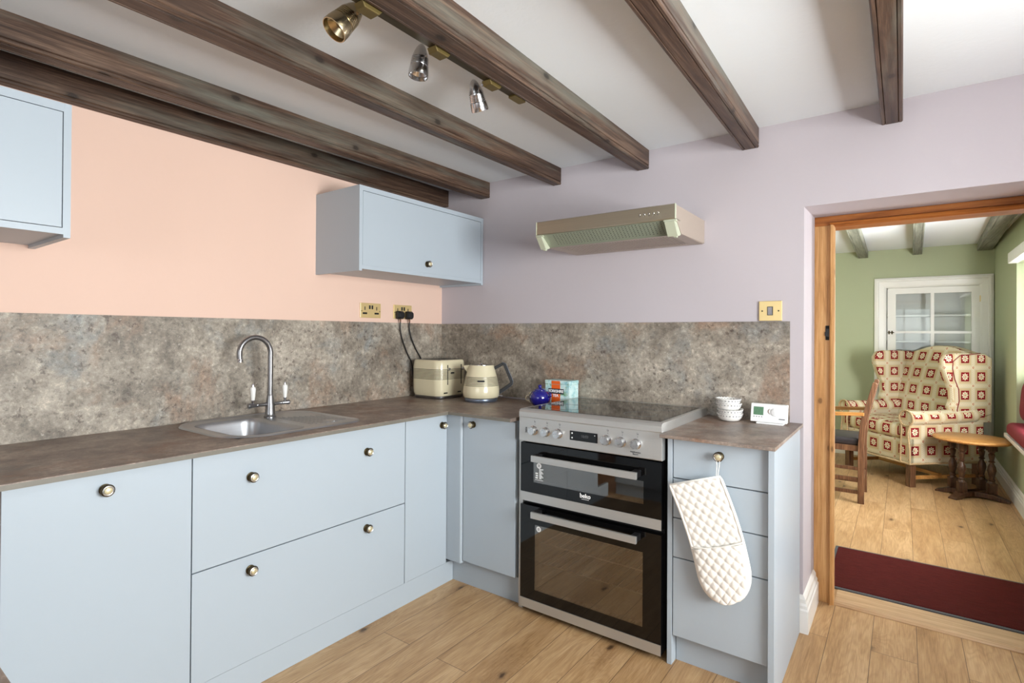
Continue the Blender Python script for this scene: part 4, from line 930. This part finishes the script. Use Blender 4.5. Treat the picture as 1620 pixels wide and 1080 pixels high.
# ---------------------------------------------------------------- spotlight rail
u = thing('spotlight_rail', 'brass rail with three ribbed metal spotlights fixed along a ceiling beam', 'spotlight', (1.385, -1.55, 2.15))
bm = B(); box(bm, 1.366, 1.3965, -2.35, -1.06, 2.162, 2.182, .002); obj('rail', bm, M['brass_dark'], u)
bm = B(); prism(bm, rrect(1.364, 1.3968, -1.10, -1.03, .006, 3), 'z', 2.156, 2.186); obj('rail_end_cap', bm, M['olive'], u)
def spot(mount_y, joint, apex, mouth, mat, label, k_=.86):
    m0 = Vector((1.375, mount_y, 2.160))
    bm = B(); prism(bm, [(mount_y-.034, 2.162), (mount_y-.026, 2.146), (mount_y+.022, 2.146), (mount_y+.036, 2.162)], 'x', 1.360, 1.3965); s = obj('spotlight_mount', bm, M['olive'], u, bevel=.002)
    j = Vector(joint); ap = Vector(apex); mo = Vector(mouth); d_ = (mo-ap).normalized(); L = .112
    bm = B(); cyl(bm, (1.364, mount_y-.008, 2.156), j, .0062, 12); lathe(bm, [(.007, -.009), (.007, .009)], j, (0, .3, 1), 12); obj('swivel_arm', bm, M['chrome'], s, smooth=40)
    pf = [(.0, 0), (.006, .002), (.012, .008), (.018, .018), (.0235, .031), (.028, .045), (.0305, .054)]
    for k in range(5): z = .056+k*.0064; r = .0312+.0022*k/4; pf += [(r, z), (r, z+.0034), (r-.0026, z+.0040), (r-.0026, z+.0056)]
    pf += [(.0345, .090), (.0362, .105), (.0368, .122), (.0358, .126), (.0335, .126), (.0325, .11), (.02, .095), (.0, .09)]
    pf = [(a*k_, b_*k_) for a, b_ in pf]
    bm = B(); lathe(bm, pf, ap, d_, 36, cap=False); h = obj('spotlight_head', bm, mat, s, smooth=32); h['label'] = label
spot(-1.745, (1.315, -1.722, 2.188), (1.292, -1.700, 2.222), (1.272, -1.770, 2.130), M['brass_dull'], 'brass-toned head tilted towards the room', 1.0)
spot(-1.475, (1.318, -1.448, 2.190), (1.283, -1.455, 2.222), (1.278, -1.468, 2.10), M['spot_steel'], 'steel head pointing straight down')
spot(-1.212, (1.318, -1.185, 2.190), (1.285, -1.205, 2.205), (1.276, -1.150, 2.11), M['spot_steel'], 'steel head tilted towards the corner')

# ================================================================ LIVING ROOM
# door mat
u = thing('door_mat', 'long dark red ribbed door mat with rubber edge just beyond the threshold', 'mat', (2.7, .86, 0))
bm = B(); box(bm, 2.215, 3.21, .56, 1.17, .001, .011, .002); obj('mat_pile', bm, M['mat'], u)
bm = B(); box(bm, 2.20, 3.225, .54, .561, .0005, .008, .002); box(bm, 2.20, 3.225, 1.169, 1.19, .0005, .008, .002); box(bm, 2.20, 2.216, .561, 1.169, .0005, .008, .002); box(bm, 3.209, 3.225, .561, 1.169, .0005, .008, .002); obj('mat_edge', bm, M['rubber'], u)
# built-in glazed cupboard
u = thing('glazed_cupboard', 'white built-in cupboard with glazed door and shelves behind the armchair', 'cupboard', (2.77, Y2, .14))
bm = B(); fx0, fx1, ft = 2.283, 3.243, 1.908; wd = .105; prf = [(0, .0), (0, .022), (.02, .032), (.035, .032), (.04, .024), (.085, .018), (.10, .012), (wd, .008), (wd, 0)]
def fsec(corner):                               # mitred architrave sections
    res_ = []
    for a, d_ in prf:
        if corner == 0: p = (fx0+a, .14)
        elif corner == 1: p = (fx0+a, ft-a)
        elif corner == 2: p = (fx1-a, ft-a)
        else: p = (fx1-a, .14)
        res_.append((p[0], Y2-d_-.0005, p[1]))
    return res_
loft(bm, [fsec(k) for k in range(4)]); obj('architrave', bm, M['white'], u)
dx0, dx1, dz1 = 2.400, 3.142, 1.800
gx0, gx1, gz1 = 2.470, 3.078, 1.738; gz0 = .95
bm = B(); yd0, yd1 = Y2-.012, Y2+.02
box(bm, dx0, gx0, yd0, yd1, .32, dz1); box(bm, gx1, dx1, yd0, yd1, .32, dz1); box(bm, gx0, gx1, yd0, yd1, gz1, dz1); box(bm, gx0, gx1, yd0, yd1, .32, gz0)
mx_ = (gx0+gx1)/2; box(bm, mx_-.014, mx_+.014, yd0, yd1, gz0, gz1)
for z in (1.338,): box(bm, gx0, mx_-.014, yd0+.004, yd1, z-.012, z+.012); box(bm, mx_+.014, gx1, yd0+.004, yd1, z-.012, z+.012)
dd = obj('cupboard_door', bm, M['white'], u)
bx('glass', (gx0, gx1, Y2+.003, Y2+.006, gz0, gz1), M['pane'], dd)
bm = B(); box(bm, 2.406, 2.418, yd0-.010, yd0, 1.315, 1.352, .001); box(bm, 2.432, 2.444, yd0-.010, yd0, 1.315, 1.352, .001); cyl(bm, (2.40, yd0-.008, 1.334), (2.456, yd0-.008, 1.334), .004, 10); lathe(bm, [(.004, 0), (.009, .012), (.007, .018), (0, .02)], (2.44, yd0-.008, 1.334), (0, -1, 0), 12, cap=False); obj('latch', bm, M['brass_dark'], dd)
bm = B(); box(bm, 3.139, 3.147, yd0-.004, yd0+.004, 1.64, 1.70, .001); obj('hinge', bm, M['gold'], dd)
bm = B(); box(bm, CX0, CX0+.01, Y2+.03, Y2+.27, .3, 1.82); box(bm, CX1-.01, CX1, Y2+.03, Y2+.27, .3, 1.82); box(bm, CX0, CX1, Y2+.27, Y2+.28, .3, 1.82); box(bm, CX0, CX1, Y2+.03, Y2+.27, 1.81, 1.82); obj('cupboard_lining', bm, M['white'], u)
for z in (1.51, 1.24, .95): bx('shelf', (CX0+.01, CX1-.01, Y2+.04, Y2+.27, z-.009, z+.009), M['white'], u)

# ---- wing armchair (local: front -y)
u = thing('wing_armchair', 'large wing armchair in beige and red flowered tapestry with corded edges', 'armchair', (2.575, 3.585, 0), math.radians(-47))
F = M['fabric']
def rb(name, d, bev, mat=F, par=None, seg=4):
    bm = B(); box(bm, *d, bev, seg); o = obj(name, bm, mat, par or u, local=True, smooth=60, uv=True); return o
W_ = .40; FD = -.36; BD = .40
rb('seat_base', (-W_+.012, W_-.012, FD, BD-.06, .205, .405), .015)
bm = B(); box(bm, -.305, .305, FD-.015, .24, .400, .535, .045, 5)
for v in bm.verts:
    if v.co.z > .5: v.co.z += .018*(1-(v.co.x/.31)**2)*(1-((v.co.y+.06)/.32)**2)
obj('seat_cushion', bm, F, u, local=True, smooth=60, uv=True)
# inner back with camel top
bm = B(); nx, nz = 20, 12; rings = []
def topz(x): return 1.135+.075*math.cos(x/.36*PI/2)**1.5
for k in range(nz+1):
    t = k/nz; row_f = []; row_b = []
    for i in range(nx+1):
        x = -.355+.71*i/nx; zt_ = topz(x); z = .42+(zt_-.42)*t; y = .165+.16*t-.025*math.sin(t*PI)-.028*math.cos(x/.355*PI/2)*math.sin(PI*min(1, t*1.05))
        row_f.append((x, y, z)); row_b.append((x, .40+.035*t, z))
    rings.append(row_f+row_b[::-1])
loft(bm, rings); o = obj('backrest', bm, F, u, local=True, smooth=50, uv=True, bevel=.012, bseg=3)
# arms with scrolled front, wings
for s in (-1, 1):
    bm = B(); xc = s*.345
    arm = []
    for k in range(17): a = math.radians(-50+k*(280/16)); arm.append((xc+s*.012+.073*math.cos(a)*s, .585+.062*math.sin(a)))
    poly = [(xc-s*.035, .41)]+[(xc+s*.055, .40)]+arm
    poly = [(s*.345-s*.035, .40), (s*.345+s*.050, .40), (s*.345+s*.050, .535)]+[(xc+s*.018+s*.072*math.cos(math.radians(a)), .592+.062*math.sin(math.radians(a))) for a in range(-40, 221, 15)]+[(s*.345-s*.035, .535)]
    rings = [[(x, y, z+(.02*max(0, (y+.1))/.4)) for x, z in poly] for y in [FD+.012, -.30, -.15, .0, .15, .28]]
    loft(bm, rings); a = obj('arm', bm, F, u, local=True, smooth=50, uv=True, bevel=.008)
    bm = B(); prism(bm, [(s*.345+s*.052, .205), (s*.345+s*.052, .56), (s*.345+s*.02, .56), (s*.345+s*.02, .205)], 'y', FD+.006, BD-.05); obj('side_panel', bm, F, u, local=True, uv=True, bevel=.006)
    # front facing
    c = (xc+s*.018, .592)
    bm = B(); lathe(bm, [(.068, 0), (.066, .012), (.05, .016), (.0, .017)], (c[0], FD+.012, c[1]), (0, -1, 0), 28, cap=False); prism(bm, [(xc-s*.028, .41), (xc+s*.058, .21), (xc+s*.058, .42), (xc+s*.05, .58), (xc-s*.03, .58)], 'y', FD-.004, FD+.03); prism(bm, [(xc-s*.03, .21), (xc+s*.058, .21), (xc+s*.058, .42), (xc-s*.03, .42)], 'y', FD-.006, FD+.03)
    obj('arm_front', bm, F, u, local=True, uv=True, smooth=50)
    bm = B(); tube(bm, [(c[0]+.069*math.cos(2*PI*k/28), FD-.006, c[1]+.066*math.sin(2*PI*k/28)) for k in range(28)], .0085, 8, True)
    tube(bm, [(xc-s*.028, FD-.010, .545), (xc-s*.022, FD-.011, .48), (xc-s*.03, FD-.011, .40), (xc-s*.035, FD-.011, .30), (xc-s*.035, FD-.011, .212)], .0075, 8)
    tube(bm, [(xc+s*.055, FD-.006, .53), (xc+s*.038, FD-.010, .47), (xc+s*.050, FD-.010, .40), (xc+s*.060, FD-.010, .30), (xc+s*.060, FD-.010, .212)], .0075, 8)
    obj('corded_edge', bm, M['rope'], u, local=True, smooth=60)
    # wing: profile (y,z), thick slab
    prof = [(.36, .60), (.05, .625), (.03, .67), (.055, .74), (.045, .84), (.0, .93), (-.03, 1.02), (-.035, 1.08), (.0, 1.128), (.08, 1.142), (.22, 1.140), (.36, 1.135), (.425, 1.10), (.425, .62)]
    bm = B(); th = .048; x0, x1 = s*.335, s*(.335+th*1.45)
    rings = [[(x0, y, z) for y, z in prof], [(x0+s*.012, y-.010 if y < .3 else y, z+.012) for y, z in prof], [(x1-s*.012, y-.010 if y < .3 else y, z+.012) for y, z in prof], [(x1, y, z) for y, z in prof]]
    loft(bm, rings); obj('wing', bm, F, u, local=True, smooth=50, uv=True, bevel=.008)
    bm = B(); tube(bm, [(x1+s*.002, y+.004, z) for y, z in [(.085, .60), (.075, .66), (.095, .74), (.09, .84), (.05, .93), (.03, 1.02), (.035, 1.08), (.10, 1.13), (.3, 1.15)]], .004, 6); obj('piping', bm, M['redpipe'], u, local=True, smooth=60)
    lo = bm = B(); prism(bm, [(s*.345+s*.055, .55), (s*.345+s*.055, 1.0), (s*.345, 1.0), (s*.345, .55)], 'y', .20, BD+.025); obj('outer_back_side', bm, F, u, local=True, uv=True, bevel=.006)
bm = B(); tube(bm, [(-.40, FD-.01, .207), (.0, FD-.012, .203), (.405, FD-.01, .207), (.405, 0, .207), (.405, BD-.04, .207)], .009, 8); obj('bottom_cord', bm, M['rope'], u, local=True, smooth=60)
for x, y in ((-.355, FD+.045), (.355, FD+.045), (-.355, .33), (.355, .33)):
    bm = B(); box(bm, x-.026, x+.026, y-.026, y+.026, 0, .206, .003); obj('leg', bm, M['chair_wood'], u, local=True)
for d_ in ((-.33, .33, -.02, .01, .07, .10), (-.367, -.343, FD+.07, .305, .065, .095), (.343, .367, FD+.07, .305, .065, .095)):
    bm = B(); box(bm, *d_, .002); obj('stretcher', bm, M['honey'], u, local=True)
# ---- round side table
u = thing('side_table', 'low round oak side table on four turned legs beside the armchair', 'side table', (2.985, 3.06, 0), math.radians(20))
bm = B(); lathe(bm, [(.0, .452), (.24, .452), (.250, .457), (.256, .466), (.252, .474), (.246, .478), (.0, .478)], (0, 0, 0), (0, 0, 1), 48, cap=False); obj('table_top', bm, M['honey'], u, local=True, smooth=40)
for x, y in ((-.10, -.07), (.10, -.07), (-.10, .07), (.10, .07)):
    bm = B(); box(bm, x-.028, x+.028, y-.028, y+.028, .05, .135, .003); box(bm, x-.028, x+.028, y-.028, y+.028, .39, .452, .003)
    lathe(bm, [(.026, .135), (.018, .15), (.024, .158), (.016, .168), (.022, .20), (.030, .235), (.026, .262), (.015, .285), (.013, .295), (.023, .303), (.014, .312), (.019, .34), (.022, .36), (.015, .372), (.024, .382), (.024, .39)], (x, y, 0), (0, 0, 1), 20); obj('leg', bm, M['darkoak'], u, local=True, smooth=35)
for a in (35, -35):
    bm = B(); c_, s_ = math.cos(math.radians(a)), math.sin(math.radians(a))
    pl_ = [(-.235, .0), (-.235, .012), (-.19, .03), (-.14, .05), (.14, .05), (.19, .03), (.235, .012), (.235, .0), (.17, .0), (.14, .012), (-.14, .012), (-.17, .0)]
    loft(bm, [[(x*c_-yy*s_, x*s_+yy*c_, z) for x, z in pl_] for yy in (-.032, .032)]); obj('foot_rail', bm, M['darkoak'], u, local=True, bevel=.004)
# ---- wooden open armchair (faces -x)
u = thing('wooden_chair', 'brown wooden armchair with black leather seat, half hidden behind the pine frame', 'chair', (2.06, 2.49, 0))
def post(y):
    bm = B(); prism(bm, [(2.248, 0), (2.292, 0), (2.290, .44), (2.300, .60), (2.375, .925), (2.368, .94), (2.345, .94), (2.262, .62), (2.250, .44)], 'y', y-.017, y+.017); return bm
for y in (2.29, 2.69): obj('rear_leg', post(y), M['chair_wood'], u, bevel=.003)
for y in (2.29, 2.69):
    bm = B(); box(bm, 1.80, 1.84, y-.018, y+.018, 0, .66, .003); obj('front_leg', bm, M['chair_wood'], u)
    bm = B(); prism(bm, [(1.76, .665), (1.78, .655), (2.0, .66), (2.29, .68), (2.292, .705), (2.0, .690), (1.78, .69), (1.76, .682)], 'y', y-.022, y+.022); obj('armrest', bm, M['honey'], u, bevel=.004)
    for z in (.085, .185): bm = B(); box(bm, 1.84, 2.25, y-.010, y+.010, z-.014, z+.014, .002); obj('side_stretcher', bm, M['chair_wood'], u)
bm = B(); box(bm, 1.80, 2.262, 2.285, 2.695, .40, .445, .002); obj('seat_frame', bm, M['chair_wood'], u)
bm = B(); box(bm, 1.80, 2.258, 2.290, 2.690, .44, .50, .02, 4); obj('seat_pad', bm, M['leather'], u, smooth=60)
bm = B(); prism(bm, [(2.278, .63), (2.345, .90), (2.368, .91), (2.300, .62)], 'y', 2.307, 2.673); obj('backrest', bm, M['leather'], u, bevel=.006)
bm = B(); box(bm, 2.255, 2.285, 2.307, 2.673, .15, .19, .002); obj('rear_stretcher', bm, M['chair_wood'], u)
# ---- window seat cushion, pillow, curtain
bm = B(); box(bm, 3.185, 3.60, WY0+.02, 3.03, .527, .632, .04, 4); tag(obj('seat_cushion', bm, M['red_velvet'], smooth=60), 'long red window seat cushion on the white ledge', 'cushion')
bm = B(); n = 14; rows = []
for side in (1, -1):
    g = []
    for i in range(n+1):
        r_ = []
        for j in range(n+1):
            a, b_ = -1+2*i/n, -1+2*j/n; pin = 1-.10*(1-a*a)*abs(b_)**2-.0; th = .085*((1-a**4)*(1-b_**4))**.5
            yy = .20*a*(1-.08*(1-b_*b_)*abs(a)); zz = .19*b_*(1-.08*(1-a*a)*abs(b_)); r_.append((th*side, yy, zz))
        g.append(r_)
    rows.append(g)
ang = math.radians(14)
for g in rows:
    V = [[bm.verts.new((3.335+p[0]*math.cos(ang)+p[2]*math.sin(ang)*0.3+0, 2.83+p[1], .815+p[2]*math.cos(ang)+0)) for p in r_] for r_ in g]
    for i in range(n):
        for j in range(n): bm.faces.new((V[i][j], V[i+1][j], V[i+1][j+1], V[i][j+1]))
bmesh.ops.remove_doubles(bm, verts=bm.verts[:], dist=.0005)
pc = obj('scatter_cushion', bm, M['red_velvet'], smooth=60); tag(pc, 'square deep red scatter cushion standing on the window seat', 'cushion')
bm = B(); pts = [(WY1-.02-k*.012, 3.46+.012*math.sin(k*1.3)) for k in range(30)]
loft(bm, [[(x, y, z) for y, x in pts] for z in (.645, WZ1-.01)], caps=False, closed=False); cu = obj('net_curtain', bm, M['curtain'], smooth=60); tag(cu, 'sheer white curtain gathered at the side of the window', 'curtain')
